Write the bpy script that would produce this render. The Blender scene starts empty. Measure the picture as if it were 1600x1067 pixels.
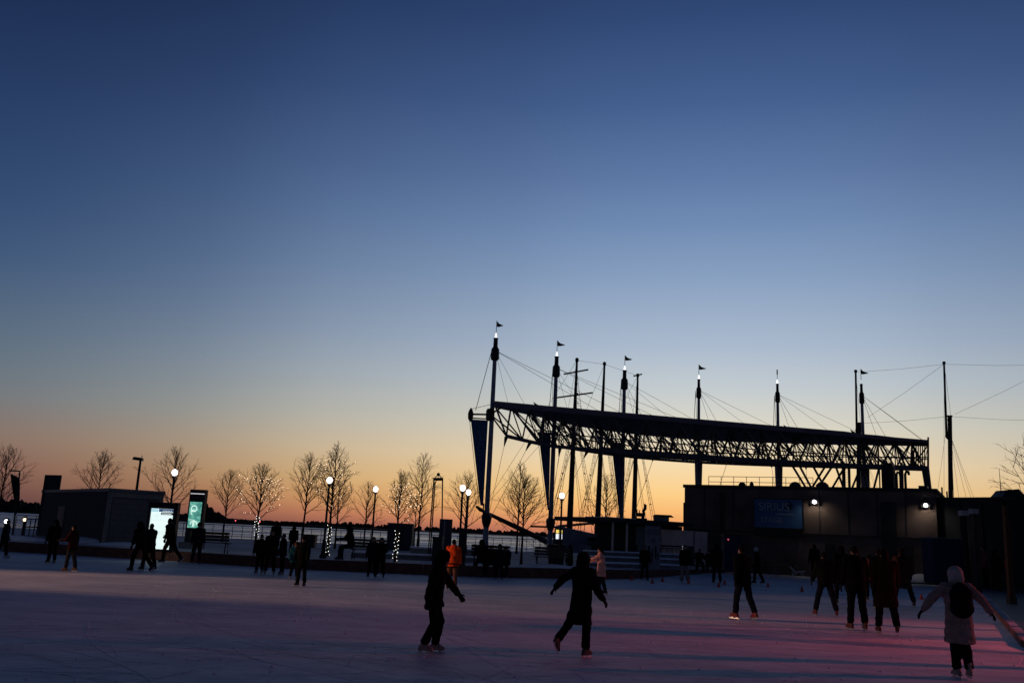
import bpy, bmesh, math, random
from mathutils import Vector, Matrix, Quaternion, Euler, noise
V2 = lambda p: Vector((p[0], p[1]))

SC = bpy.context.scene
COL = SC.collection
R = math.radians

# ------------------------------------------------------------------ camera
FPX, CX, CY, CAMH = 1400.0, 800.0, 533.5, 1.85          # focal length in px of the 1600 px frame, eye height
ROLL = math.atan(0.048)
PITCH = math.atan(300.2 / FPX)
FWD = Vector((0, math.cos(PITCH), math.sin(PITCH)))
UP0 = Vector((0, -math.sin(PITCH), math.cos(PITCH)))
RGT0 = Vector((1, 0, 0))
RGT = math.cos(ROLL) * RGT0 + math.sin(ROLL) * UP0
UPV = -math.sin(ROLL) * RGT0 + math.cos(ROLL) * UP0
EYE = Vector((0, 0, CAMH))
cam_d = bpy.data.cameras.new('camera')
cam_d.sensor_width = 36.0
cam_d.lens = FPX / 1600.0 * 36.0
cam_d.clip_start = 0.1
cam_d.clip_end = 12000
cam = bpy.data.objects.new('camera', cam_d)
COL.objects.link(cam)
cam.matrix_world = Matrix(((RGT.x, UPV.x, -FWD.x, EYE.x), (RGT.y, UPV.y, -FWD.y, EYE.y), (RGT.z, UPV.z, -FWD.z, EYE.z), (0, 0, 0, 1)))
SC.camera = cam

# ------------------------------------------------------------------ dusk sky


def lin(c):
    return c / 12.92 if c <= 0.04045 else ((c + 0.055) / 1.055) ** 2.4


def rgb(r, g, b):
    return (lin(r / 255), lin(g / 255), lin(b / 255), 1.0)


SUN_AZ = R(13.0)                     # where the afterglow is brightest, to the right of straight ahead
world = bpy.data.worlds.new('World')
SC.world = world
world.use_nodes = True
wt = world.node_tree
wt.nodes.clear()
W = wt.nodes.new
wl = wt.links.new


def wmath(op, a=None, b=None, va=None, vb=None):
    n = W('ShaderNodeMath'); n.operation = op
    if a is not None: wl(a, n.inputs[0])
    if b is not None: wl(b, n.inputs[1])
    if va is not None: n.inputs[0].default_value = va
    if vb is not None: n.inputs[1].default_value = vb
    return n.outputs[0]


def ramp(fac, stops, mode='LINEAR'):
    n = W('ShaderNodeValToRGB')
    cr = n.color_ramp
    cr.interpolation = mode
    while len(cr.elements) < len(stops): cr.elements.new(0.5)
    for e, (p, c) in zip(cr.elements, stops): e.position = p; e.color = c
    wl(fac, n.inputs[0])
    return n.outputs[0]


tc = W('ShaderNodeTexCoord')
sx = W('ShaderNodeSeparateXYZ'); wl(tc.outputs['Generated'], sx.inputs[0])
el = wmath('DIVIDE', wmath('ARCSINE', sx.outputs[2]), vb=R(90.0))
hor = wmath('MAXIMUM', wmath('SQRT', wmath('ADD', wmath('MULTIPLY', sx.outputs[0], sx.outputs[0]), wmath('MULTIPLY', sx.outputs[1], sx.outputs[1]))), vb=1e-4)
dot = wmath('DIVIDE', wmath('ADD', wmath('MULTIPLY', sx.outputs[0], vb=math.sin(SUN_AZ)), wmath('MULTIPLY', sx.outputs[1], vb=math.cos(SUN_AZ))), hor)
ang = wmath('DIVIDE', wmath('ARCCOSINE', wmath('MINIMUM', wmath('MAXIMUM', dot, vb=-1.0), vb=1.0)), vb=math.pi)
E = lambda d: d / 90.0
GLOW = [(E(0), rgb(186, 110, 92)), (E(0.7), rgb(228, 146, 101)), (E(1.6), rgb(250, 183, 112)), (E(2.9), rgb(255, 209, 138)), (E(4.8), rgb(246, 220, 176)), (E(7.0), rgb(222, 216, 198)),
        (E(9.5), rgb(196, 204, 208)), (E(12), rgb(172, 187, 206)), (E(16), rgb(140, 163, 194)), (E(19.5), rgb(114, 141, 181)), (E(22.5), rgb(95, 122, 166)),
        (E(27), rgb(69, 96, 143)), (E(32), rgb(49, 73, 118)), (E(36), rgb(39, 59, 100)), (E(50), rgb(28, 41, 76)), (E(90), rgb(19, 28, 56))]
SIDE = [(E(0), rgb(74, 55, 58)), (E(0.9), rgb(98, 69, 69)), (E(2.4), rgb(124, 90, 84)), (E(4.0), rgb(127, 107, 100)), (E(6.3), rgb(107, 114, 121)),
        (E(8), rgb(95, 110, 124)), (E(10), rgb(83, 102, 124)), (E(14), rgb(58, 84, 119)), (E(17), rgb(48, 73, 112)), (E(20.5), rgb(41, 64, 103)),
        (E(25), rgb(33, 52, 90)), (E(30), rgb(25, 41, 75)), (E(36), rgb(20, 34, 64)), (E(55), rgb(16, 26, 50)), (E(90), rgb(14, 23, 47))]
mx = W('ShaderNodeMix'); mx.data_type = 'RGBA'
azf = ramp(ang, [(0, (1, 1, 1, 1)), (7 / 180, (.96, .96, .96, 1)), (13 / 180, (.83, .83, .83, 1)), (25 / 180, (.52, .52, .52, 1)), (33 / 180, (.22, .22, .22, 1)), (44 / 180, (0.0, 0.0, 0.0, 1)), (60 / 180, (0, 0, 0, 1))], 'B_SPLINE')
wl(azf, mx.inputs[0]); wl(ramp(el, SIDE), mx.inputs[6]); wl(ramp(el, GLOW), mx.inputs[7])
dim = W('ShaderNodeMix'); dim.data_type = 'RGBA'; dim.blend_type = 'MULTIPLY'; dim.inputs[0].default_value = 1.0
far = ramp(ang, [(0, (1, 1, 1, 1)), (44 / 180, (1, 1, 1, 1)), (110 / 180, (0.6, 0.62, 0.66, 1)), (1, (0.42, 0.45, 0.52, 1))])
wl(mx.outputs[2], dim.inputs[6]); wl(far, dim.inputs[7])
bg = W('ShaderNodeBackground'); wl(dim.outputs[2], bg.inputs[0]); bg.inputs[1].default_value = 1.0
wo = W('ShaderNodeOutputWorld'); wl(bg.outputs[0], wo.inputs[0])

SC.view_settings.view_transform = 'Standard'
SC.view_settings.look = 'None'
SC.view_settings.exposure = 0.0
SC.view_settings.gamma = 1.0
SC.render.engine = 'CYCLES'
SC.cycles.use_denoising = True
SC.cycles.max_bounces = 5
SC.cycles.sample_clamp_indirect = 2.0

# ------------------------------------------------------------------ helpers


def pix(px, py, Y):
    """world point seen at that place of the photograph, Y metres ahead"""
    d = FWD + RGT * ((px - CX) / FPX) + UPV * ((CY - py) / FPX)
    return EYE + d * (Y / d.y)


def gnd(px, py, z=0.0):
    d = FWD + RGT * ((px - CX) / FPX) + UPV * ((CY - py) / FPX)
    return EYE + d * ((z - CAMH) / d.z)


def at(px, Y, z):
    """world point Y metres ahead at height z in the column px"""
    k = px - CX
    dz = z - CAMH
    x = (k * (Y * FWD.y + dz * FWD.z) - FPX * (Y * RGT.y + dz * RGT.z)) / (FPX * RGT.x - k * FWD.x)
    return Vector((x, Y, z))


MATS = {}


def mat(name, col, rough=0.7, var=0.25, scale=6.0, bump=0.0, metal=0.0, spec=0.3, coord='Object'):
    if name in MATS: return MATS[name]
    m = bpy.data.materials.new(name); m.use_nodes = True
    nt = m.node_tree; b = nt.nodes['Principled BSDF']
    b.inputs['Roughness'].default_value = rough
    b.inputs['Metallic'].default_value = metal
    b.inputs['Specular IOR Level'].default_value = spec
    t = nt.nodes.new('ShaderNodeTexCoord'); n = nt.nodes.new('ShaderNodeTexNoise')
    n.inputs['Scale'].default_value = scale; n.inputs['Detail'].default_value = 5
    nt.links.new(t.outputs[coord], n.inputs['Vector'])
    r = nt.nodes.new('ShaderNodeValToRGB')
    r.color_ramp.elements[0].position = 0.3; r.color_ramp.elements[1].position = 0.7
    r.color_ramp.elements[0].color = [c * (1 - var) for c in col[:3]] + [1]
    r.color_ramp.elements[1].color = [min(1, c * (1 + var)) for c in col[:3]] + [1]
    nt.links.new(n.outputs['Fac'], r.inputs[0]); nt.links.new(r.outputs[0], b.inputs['Base Color'])
    if bump:
        bp = nt.nodes.new('ShaderNodeBump'); bp.inputs['Strength'].default_value = bump; bp.inputs['Distance'].default_value = 0.05
        nt.links.new(n.outputs['Fac'], bp.inputs['Height']); nt.links.new(bp.outputs[0], b.inputs['Normal'])
    MATS[name] = m
    return m


def glow(name, col, strength, var=0.0, scale=3.0):
    if name in MATS: return MATS[name]
    m = bpy.data.materials.new(name); m.use_nodes = True
    nt = m.node_tree; b = nt.nodes['Principled BSDF']
    b.inputs['Base Color'].default_value = (0.6, 0.6, 0.6, 1)
    b.inputs['Emission Color'].default_value = (*col, 1)
    b.inputs['Emission Strength'].default_value = strength
    if var:
        t = nt.nodes.new('ShaderNodeTexCoord'); n = nt.nodes.new('ShaderNodeTexNoise'); n.inputs['Scale'].default_value = scale
        nt.links.new(t.outputs['Object'], n.inputs['Vector'])
        r = nt.nodes.new('ShaderNodeValToRGB')
        r.color_ramp.elements[0].position = 0.35; r.color_ramp.elements[1].position = 0.65
        r.color_ramp.elements[0].color = [c * (1 - var) for c in col] + [1]; r.color_ramp.elements[1].color = [*col, 1]
        nt.links.new(n.outputs['Fac'], r.inputs[0]); nt.links.new(r.outputs[0], b.inputs['Emission Color'])
    MATS[name] = m
    return m


def tag(o, label=None, cat=None, group=None, kind=None):
    if label: o['label'] = label
    if cat: o['category'] = cat
    if group: o['group'] = group
    if kind: o['kind'] = kind
    return o


def thing(name, loc, label, cat, group=None, rz=0.0):
    o = bpy.data.objects.new(name, None); o.empty_display_size = 0.2
    COL.objects.link(o); o.location = loc; o.rotation_euler = (0, 0, rz)
    return tag(o, label, cat, group)


def link(name, me, m=None, parent=None):
    o = bpy.data.objects.new(name, me); COL.objects.link(o)
    if m is not None and not me.materials: me.materials.append(m)
    if parent is not None: o.parent = parent
    return o


def dup(o, parent=None):
    c = o.copy(); COL.objects.link(c); c.parent = parent
    for ch in o.children: dup(ch, c)
    return c


class MB:
    """collects shapes; build() links them as one mesh object"""

    def __init__(s): s.v = []; s.f = []

    def face(s, pts):
        n = len(s.v); s.v += [tuple(p) for p in pts]; s.f.append(tuple(range(n, n + len(pts)))); return s

    def loft(s, rings, closed=True):
        n0 = len(s.v); k = len(rings[0])
        for r in rings: s.v += [tuple(p) for p in r]
        for i in range(len(rings) - 1):
            for j in range(k):
                a = n0 + i * k + j; b = n0 + i * k + (j + 1) % k
                s.f.append((a, b, b + k, a + k))
        if closed:
            s.f.append(tuple(n0 + j for j in reversed(range(k))))
            s.f.append(tuple(n0 + (len(rings) - 1) * k + j for j in range(k)))
        return s

    def tube(s, p0, p1, r0, r1=None, n=6):
        p0 = Vector(p0); p1 = Vector(p1); r1 = r0 if r1 is None else r1
        d = (p1 - p0)
        if d.length < 1e-6: return s
        d.normalize()
        a = d.orthogonal().normalized(); b = d.cross(a)
        rg = [[p + (a * math.cos(t) + b * math.sin(t)) * r for t in [2 * math.pi * j / n for j in range(n)]] for p, r in ((p0, r0), (p1, r1))]
        return s.loft(rg)

    def path(s, pts, radii, n=6):
        rings = []
        for i, p in enumerate(pts):
            d = (Vector(pts[min(i + 1, len(pts) - 1)]) - Vector(pts[max(i - 1, 0)])).normalized()
            a = d.cross(Vector((0.31, 0.17, 0.93))).normalized() if abs(d.z) < 0.9 else d.cross(Vector((0, 1, 0))).normalized()
            b = d.cross(a)
            r = radii[i] if isinstance(radii, (list, tuple)) else radii
            rings.append([Vector(p) + (a * math.cos(t) + b * math.sin(t)) * r for t in [2 * math.pi * j / n for j in range(n)]])
        return s.loft(rings)

    def box(s, x0, x1, y0, y1, z0, z1):
        return s.loft([[(x0, y0, z0), (x1, y0, z0), (x1, y1, z0), (x0, y1, z0)], [(x0, y0, z1), (x1, y0, z1), (x1, y1, z1), (x0, y1, z1)]])

    def prism(s, poly, z0, z1):
        return s.loft([[(p[0], p[1], z0) for p in poly], [(p[0], p[1], z1) for p in poly]])

    def lathe(s, c, prof, n=12):
        return s.loft([[(c[0] + r * math.cos(2 * math.pi * j / n), c[1] + r * math.sin(2 * math.pi * j / n), c[2] + z) for j in range(n)] for r, z in prof])

    def ball(s, c, r, n=10, m=6, sq=(1, 1, 1)):
        return s.loft([[(c[0] + sq[0] * r * math.sin(th) * math.cos(2 * math.pi * j / n), c[1] + sq[1] * r * math.sin(th) * math.sin(2 * math.pi * j / n), c[2] - sq[2] * r * math.cos(th)) for j in range(n)]
                       for th in [math.pi * (i + 0.12) / (m + 0.24) for i in range(m + 1)]])

    def mesh(s, name, origin=None, smooth=False):
        o = Vector(origin) if origin is not None else Vector((0, 0, 0))
        me = bpy.data.meshes.new(name)
        me.from_pydata([(p[0] - o.x, p[1] - o.y, p[2] - o.z) for p in s.v], [], s.f)
        bm = bmesh.new(); bm.from_mesh(me)
        bmesh.ops.recalc_face_normals(bm, faces=bm.faces); bm.to_mesh(me); bm.free()
        if smooth:
            for p in me.polygons: p.use_smooth = True
        return me

    def build(s, name, m, parent=None, world=False, smooth=False):
        """world=True: the shapes are in world space and the parent has no rotation"""
        org = parent.location if (world and parent is not None) else None
        return link(name, s.mesh(name, org, smooth), m, parent)


def text_mesh(body, size, name):
    cu = bpy.data.curves.new(name, 'FONT'); cu.body = body; cu.size = size; cu.align_x = 'CENTER'; cu.align_y = 'CENTER'; cu.extrude = 0.01
    o = bpy.data.objects.new(name, cu); COL.objects.link(o)
    me = bpy.data.meshes.new_from_object(o.evaluated_get(bpy.context.evaluated_depsgraph_get()))
    bpy.data.objects.remove(o); bpy.data.curves.remove(cu)
    me.name = name
    return me


# ------------------------------------------------------------------ materials
def ice_material():
    m = bpy.data.materials.new('rink_ice'); m.use_nodes = True
    nt = m.node_tree; b = nt.nodes['Principled BSDF']; N = nt.nodes.new; L = nt.links.new
    t = N('ShaderNodeTexCoord')
    n1 = N('ShaderNodeTexNoise'); n1.inputs['Scale'].default_value = 0.22; n1.inputs['Detail'].default_value = 8; n1.inputs['Roughness'].default_value = 0.65
    L(t.outputs['Object'], n1.inputs['Vector'])
    r1 = N('ShaderNodeValToRGB'); r1.color_ramp.elements[0].position = 0.32; r1.color_ramp.elements[1].position = 0.68
    r1.color_ramp.elements[0].color = (0.50, 0.51, 0.52, 1); r1.color_ramp.elements[1].color = (0.80, 0.81, 0.81, 1)
    L(n1.outputs['Fac'], r1.inputs[0])
    # skate cuts: two sets of thin stretched lines
    mixes = r1.outputs[0]
    for k, (rot, sc, thr) in enumerate(((0.3, 1.0, 0.66), (-0.5, 1.6, 0.66), (1.2, 1.2, 0.67), (0.05, 2.2, 0.66))):
        mp = N('ShaderNodeMapping'); mp.inputs['Rotation'].default_value = (0, 0, rot); mp.inputs['Scale'].default_value = (0.5 * sc, 16 * sc, 1)
        mp.inputs['Location'].default_value = (k * 7.3, k * 3.1, 0)
        L(t.outputs['Object'], mp.inputs['Vector'])
        nn = N('ShaderNodeTexNoise'); nn.inputs['Scale'].default_value = 1.0; nn.inputs['Detail'].default_value = 3; nn.inputs['Distortion'].default_value = 0.6
        L(mp.outputs[0], nn.inputs['Vector'])
        rr = N('ShaderNodeValToRGB'); rr.color_ramp.elements[0].position = thr - 0.08; rr.color_ramp.elements[1].position = thr
        L(nn.outputs['Fac'], rr.inputs[0])
        mm = N('ShaderNodeMix'); mm.data_type = 'RGBA'; mm.inputs[7].default_value = (0.88, 0.86, 0.88, 1)
        ff = N('ShaderNodeMath'); ff.operation = 'MULTIPLY'; ff.inputs[1].default_value = 0.8; L(rr.outputs[0], ff.inputs[0])
        L(ff.outputs[0], mm.inputs[0]); L(mixes, mm.inputs[6]); mixes = mm.outputs[2]
    n3 = N('ShaderNodeTexNoise'); n3.inputs['Scale'].default_value = 1.0; n3.inputs['Detail'].default_value = 10; n3.inputs['Roughness'].default_value = 0.7
    mp3 = N('ShaderNodeMapping'); mp3.inputs['Scale'].default_value = (0.55, 1.3, 1); L(t.outputs['Object'], mp3.inputs['Vector']); L(mp3.outputs[0], n3.inputs['Vector'])
    r3 = N('ShaderNodeValToRGB'); r3.color_ramp.elements[0].position = 0.36; r3.color_ramp.elements[1].position = 0.64
    r3.color_ramp.elements[0].color = (0.66, 0.68, 0.74, 1); r3.color_ramp.elements[1].color = (1.0, 1.0, 1.0, 1); L(n3.outputs['Fac'], r3.inputs[0])
    m3 = N('ShaderNodeMix'); m3.data_type = 'RGBA'; m3.blend_type = 'MULTIPLY'; m3.inputs[0].default_value = 1.0; L(mixes, m3.inputs[6]); L(r3.outputs[0], m3.inputs[7]); mixes = m3.outputs[2]
    n4 = N('ShaderNodeTexNoise'); n4.inputs['Scale'].default_value = 3.2; n4.inputs['Detail'].default_value = 2; L(t.outputs['Object'], n4.inputs['Vector'])
    r4 = N('ShaderNodeValToRGB'); r4.color_ramp.elements[0].position = 0.70; r4.color_ramp.elements[1].position = 0.76; L(n4.outputs['Fac'], r4.inputs[0])
    m4 = N('ShaderNodeMix'); m4.data_type = 'RGBA'; L(r4.outputs[0], m4.inputs[0]); L(mixes, m4.inputs[6]); m4.inputs[7].default_value = (0.9, 0.9, 0.92, 1); mixes = m4.outputs[2]
    L(mixes, b.inputs['Base Color'])
    n2 = N('ShaderNodeTexNoise'); n2.inputs['Scale'].default_value = 3.0; n2.inputs['Detail'].default_value = 6
    L(t.outputs['Object'], n2.inputs['Vector'])
    rr = N('ShaderNodeMapRange'); rr.inputs[3].default_value = 0.5; rr.inputs[4].default_value = 0.8
    L(n2.outputs['Fac'], rr.inputs[0]); L(rr.outputs[0], b.inputs['Roughness'])
    b.inputs['Specular IOR Level'].default_value = 0.15
    bp = N('ShaderNodeBump'); bp.inputs['Strength'].default_value = 0.25; bp.inputs['Distance'].default_value = 0.02
    L(n2.outputs['Fac'], bp.inputs['Height']); L(bp.outputs[0], b.inputs['Normal'])
    return m


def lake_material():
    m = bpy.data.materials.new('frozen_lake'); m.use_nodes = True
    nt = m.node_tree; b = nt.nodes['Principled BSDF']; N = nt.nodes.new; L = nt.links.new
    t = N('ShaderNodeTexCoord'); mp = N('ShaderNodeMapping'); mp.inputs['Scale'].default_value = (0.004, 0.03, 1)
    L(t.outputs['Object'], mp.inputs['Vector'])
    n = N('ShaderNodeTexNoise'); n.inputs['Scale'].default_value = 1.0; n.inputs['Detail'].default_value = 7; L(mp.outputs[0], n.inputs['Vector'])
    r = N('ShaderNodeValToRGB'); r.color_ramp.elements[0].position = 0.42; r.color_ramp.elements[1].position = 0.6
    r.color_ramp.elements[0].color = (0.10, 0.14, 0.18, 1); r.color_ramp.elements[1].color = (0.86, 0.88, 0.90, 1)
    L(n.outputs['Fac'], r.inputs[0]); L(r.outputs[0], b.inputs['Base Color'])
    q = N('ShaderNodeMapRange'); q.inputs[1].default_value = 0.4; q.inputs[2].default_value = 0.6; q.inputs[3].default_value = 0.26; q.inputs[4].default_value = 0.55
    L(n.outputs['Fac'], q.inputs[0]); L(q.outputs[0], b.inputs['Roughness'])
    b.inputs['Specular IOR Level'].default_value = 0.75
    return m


M_ICE = ice_material()
M_LAKE = lake_material()
M_SNOW = mat('trodden_snow', (0.36, 0.37, 0.41), 0.85, 0.4, 0.5, 0.8)
M_SNOWCAP = mat('fresh_snow', (0.72, 0.74, 0.78), 0.9, 0.12, 2.0, 0.5)
M_BOARD = mat('red_brown_boards', (0.12, 0.043, 0.03), 0.75, 0.4, 4.0, 0.1)
M_CONC = mat('grey_concrete', (0.16, 0.16, 0.165), 0.85, 0.2, 2.0, 0.15)
M_STEEL = mat('dark_painted_steel', (0.11, 0.11, 0.13), 0.5, 0.2, 3.0)
M_MAST = mat('blue_grey_mast_paint', (0.22, 0.235, 0.29), 0.5, 0.2, 2.0)
M_BLACK = mat('black_metal', (0.012, 0.012, 0.014), 0.5, 0.2, 5.0)
M_ROOF = mat('canopy_membrane', (0.20, 0.155, 0.19), 0.7, 0.2, 0.8)
M_CABLE = mat('steel_cable', (0.03, 0.03, 0.035), 0.5, 0.1)
M_ROPE = mat('tarred_rope', (0.012, 0.010, 0.009), 0.9, 0.2)
M_SPAR = mat('varnished_spar', (0.03, 0.02, 0.014), 0.6, 0.3, 2.0)
M_HULL = mat('grey_blue_hull_cover', (0.10, 0.13, 0.17), 0.7, 0.25, 0.6, 0.2)
M_HULLD = mat('dark_hull', (0.02, 0.02, 0.022), 0.7, 0.25)
M_WALL = mat('brown_stucco', (0.12, 0.087, 0.075), 0.9, 0.35, 0.6, 0.2)
M_WALLD = mat('dark_cladding', (0.022, 0.024, 0.028), 0.8, 0.25, 0.8, 0.1)
M_PALE = mat('pale_panel', (0.62, 0.5, 0.46), 0.8, 0.2, 1.2, 0.1)
M_NAVY = mat('navy_banner_cloth', (0.05, 0.11, 0.22), 0.85, 0.2, 3.0)
M_FLAG = mat('black_flag_cloth', (0.008, 0.008, 0.010), 0.9, 0.2)
M_SIGN = mat('blue_sign_board', (0.04, 0.115, 0.25), 0.6, 0.2, 1.0)
M_LETTER = mat('pale_lettering', (0.30, 0.34, 0.40), 0.6, 0.15)
M_DIMLETTER = mat('blue_grey_lettering', (0.14, 0.22, 0.36), 0.7, 0.15)
M_BARK = mat('winter_bark', (0.035, 0.024, 0.018), 0.9, 0.3, 8.0)
M_WOOD = mat('weathered_timber', (0.07, 0.045, 0.03), 0.8, 0.3, 5.0, 0.2)
M_BIN = mat('charcoal_bin', (0.016, 0.018, 0.02), 0.6, 0.2)
M_BLUEBOX = mat('navy_container', (0.010, 0.014, 0.055), 0.6, 0.2)
M_ORANGE = mat('orange_cone_plastic', (0.55, 0.05, 0.02), 0.5, 0.15)
M_GLOBE = glow('lamp_globe_light', (0.93, 0.90, 1.0), 11.0)
M_MASTLAMP = glow('mast_lamp_light', (0.92, 0.95, 1.0), 1.6)
M_FLOOD = glow('floodlight_light', (0.97, 0.95, 1.0), 14.0)
M_FAIRY = glow('warm_fairy_light', (1.0, 0.70, 0.44), 2.4)
M_FAIRYC = glow('cool_fairy_light', (0.95, 0.95, 0.85), 4.0)
M_FARWOOD = mat('far_trees', (0.018, 0.016, 0.016), 0.95, 0.3, 0.05)

# ------------------------------------------------------------------ setting: lake, plaza, rink
mb = MB()
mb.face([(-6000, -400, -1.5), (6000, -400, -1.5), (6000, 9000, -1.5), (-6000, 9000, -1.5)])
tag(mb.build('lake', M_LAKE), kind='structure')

g = lambda x, y: tuple(gnd(x, y).xy)
RIM = [((-75, 38), .42, (-75, 76)), (g(5, 861), .42, (-36, 76)), (g(135, 868.5), .42, (-27, 76)), (g(265, 876), .42, (-21, 76)), (g(375, 883.5), .42, (-16, 76)), (g(485, 890), .42, (-11, 76)), (g(575, 894), .42, (-7, 76)),
       (g(660, 897.5), .42, (-4, 77)), (g(780, 902), .42, (1, 80)), (g(900, 904), .42, (6, 85)), (g(985, 904), .40, (10, 88.5)), (g(1030, 901), .34, (14, 91)), (g(1095, 895.5), .22, (20, 93)),
       (g(1140, 893), .15, (28, 93)), (g(1250, 895), .12, (45, 93)), (g(1440, 906), .12, (75, 90)), (g(1533, 931), .12, (80, 60)), (g(1600, 1010), .12, (80, 20)),
       ((9.6, 12.5), .12, (80, 8)), ((9, -8), .12, (80, -60)), ((-75, -8), .42, (-120, -60))]
mb = MB(); mb.face([(p[0], p[1], 0.0) for p, z, q in RIM])
rink = tag(mb.build('ice_rink', M_ICE), kind='structure')
mb = MB(); n = len(RIM)
for i in range(n):
    (a, za, qa), (b, zb, qb) = RIM[i], RIM[(i + 1) % n]
    mb.face([(a[0], a[1], za), (b[0], b[1], zb), (qb[0], qb[1], zb), (qa[0], qa[1], za)])
    mb.face([(qa[0], qa[1], za), (qb[0], qb[1], zb), (qb[0], qb[1], -1.6), (qa[0], qa[1], -1.6)])
    mb.face([(a[0], a[1], za), (b[0], b[1], zb), (b[0], b[1], -0.3), (a[0], a[1], -0.3)])
plaza = tag(mb.build('plaza', M_SNOW), kind='structure')

# kick boards round the rink, one panel at a time
kb = thing('kick_board_wall', (RIM[4][0][0], RIM[4][0][1], 0), 'low red-brown kick boards edging the rink ice', 'rink boards')
for i in range(1, 19):
    a, za, _ = RIM[i]; b, zb, _ = RIM[i + 1]
    A = Vector((a[0], a[1], 0)); B = Vector((b[0], b[1], 0)); d = B - A; cnt = max(1, round(d.length / 2.4))
    nrm = Vector((d.y, -d.x, 0)).normalized()
    for k in range(cnt):
        p = A + d * (k / cnt); q = A + d * ((k + 1) / cnt); u = d.normalized() * 0.015
        z0 = za + (zb - za) * k / cnt; z1 = za + (zb - za) * (k + 1) / cnt
        p = p + u; q = q - u
        t = 0.05
        m_ = MB()
        m_.loft([[p + nrm * t + Vector((0, 0, -.02)), q + nrm * t + Vector((0, 0, -.02)), q + nrm * .004 + Vector((0, 0, -.02)), p + nrm * .004 + Vector((0, 0, -.02))],
                 [p + nrm * t + Vector((0, 0, z0 + .02)), q + nrm * t + Vector((0, 0, z1 + .02)), q + nrm * .004 + Vector((0, 0, z1 + .02)), p + nrm * .004 + Vector((0, 0, z0 + .02))]])
        m_.build('board', M_BOARD, kb, world=True)

# dark-toned sheet laid just above the right-hand bank
mb = MB()
for i in range(13, 19):
    (a, za, qa), (b, zb, qb) = RIM[i], RIM[i + 1]
    ina = V2((a[0], a[1])) + (V2(qa) - V2(a)).normalized() * .25; inb = V2((b[0], b[1])) + (V2(qb) - V2(b)).normalized() * .25
    mb.face([(ina.x, ina.y, za + .006), (inb.x, inb.y, zb + .006), (qb[0], qb[1], zb + .006), (qa[0], qa[1], za + .006)])
tag(mb.build('bank_sheet', mat('dark_bank_tone', (.035, .034, .036), .6, .35, 1.5, .3)), kind='structure')

# fine blade cuts and shavings on the ice, uncountable
random.seed(21)
mb = MB()
for k in range(520):
    x = random.uniform(-9, 13); y = random.uniform(9.5, 27); a0 = random.uniform(0, 6.283); Lc = random.uniform(1.2, 6); bend = random.uniform(-.25, .25); w_ = random.uniform(.004, .011)
    pts = []; n_ = 9
    for i in range(n_):
        pts.append((x, y)); x += math.cos(a0) * Lc / n_; y += math.sin(a0) * Lc / n_; a0 += bend / 2
    for i in range(n_ - 1):
        (x0, y0), (x1, y1) = pts[i], pts[i + 1]
        if max(x0, x1) > 10.2 or min(y0, y1) < 8 or abs(x0) > 10.2: continue
        d_ = math.hypot(x1 - x0, y1 - y0); nx, ny = -(y1 - y0) / d_ * w_, (x1 - x0) / d_ * w_
        mb.face([(x0 - nx, y0 - ny, .004), (x1 - nx, y1 - ny, .004), (x1 + nx, y1 + ny, .004), (x0 + nx, y0 + ny, .004)])
for k in range(420):
    x = random.uniform(-9, 10); y = random.uniform(9.5, 26); r = random.uniform(.008, .024)
    mb.ball((x, y, r * .4), r, 5, 3, (1.4, 1, .7))
tag(mb.build('ice_shavings', mat('snow_shavings', (.82, .82, .85), .9, .1, 4.0)), 'white blade cuts and snow shavings scattered over the ice', 'ice shavings', kind='stuff')

# far shore: low land, woods, breakwater
random.seed(3)
mb = MB()
mb.loft([[(-1500, 1150, -2), (-260, 1250, -2), (400, 1900, -2), (3000, 1900, -2), (3000, 2600, -2), (-1500, 2600, -2)],
         [(-1500, 1160, -0.6), (-260, 1260, -0.8), (400, 1915, -0.4), (3000, 1915, -0.4), (3000, 2600, 1), (-1500, 2600, 1)]])
tag(mb.build('far_shore_land', M_FARWOOD), kind='structure')
mb = MB()


def crown(c, rx, rz):
    ph = random.random() * 6
    rings = []
    for i in range(6):
        th = math.pi * (i + .3) / 5.6
        rings.append([(c[0] + rx * math.sin(th) * math.cos(j * 1.0472 + ph) * random.uniform(.65, 1.25), c[1] + rx * math.sin(th) * math.sin(j * 1.0472 + ph), c[2] - rz * math.cos(th) * random.uniform(.85, 1.15)) for j in range(6)])
    mb.loft(rings)


for k in range(1700):
    px = random.uniform(-80, 1500)
    if px < 62: Y = random.uniform(1180, 1300); h = random.uniform(9, 16)
    elif px < 300: Y = random.uniform(1210, 1350); h = random.uniform(4, 9)
    elif px < 352: Y = random.uniform(1260, 1340); h = 6 + 22 * max(0, 1 - abs(px - 312) / 40) * random.uniform(.7, 1)
    elif px < 480: Y = random.uniform(1400, 1600); h = random.uniform(3, 6)
    else: Y = random.uniform(1920, 2200); h = random.uniform(4, 11)
    p = at(px, Y, 0)
    crown((p.x, Y, h * .5 - 0.6), random.uniform(2.2, 6), h * random.uniform(.4, .62))
tag(mb.build('far_woods', M_FARWOOD), 'dark wooded island along the far side of the lake', 'woods', kind='stuff')
bw = MB()
a = at(200, 900, 0); b = at(620, 1000, 0)
bw.loft([[(a.x, 900, -2), (b.x, 1000, -2), (b.x, 1008, -2), (a.x, 908, -2)], [(a.x, 901, 1.4), (b.x, 1001, .2), (b.x, 1007, .2), (a.x, 907, 1.4)]])
tag(bw.build('breakwater', M_FARWOOD), 'long dark breakwater out on the frozen lake', 'breakwater')
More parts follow.
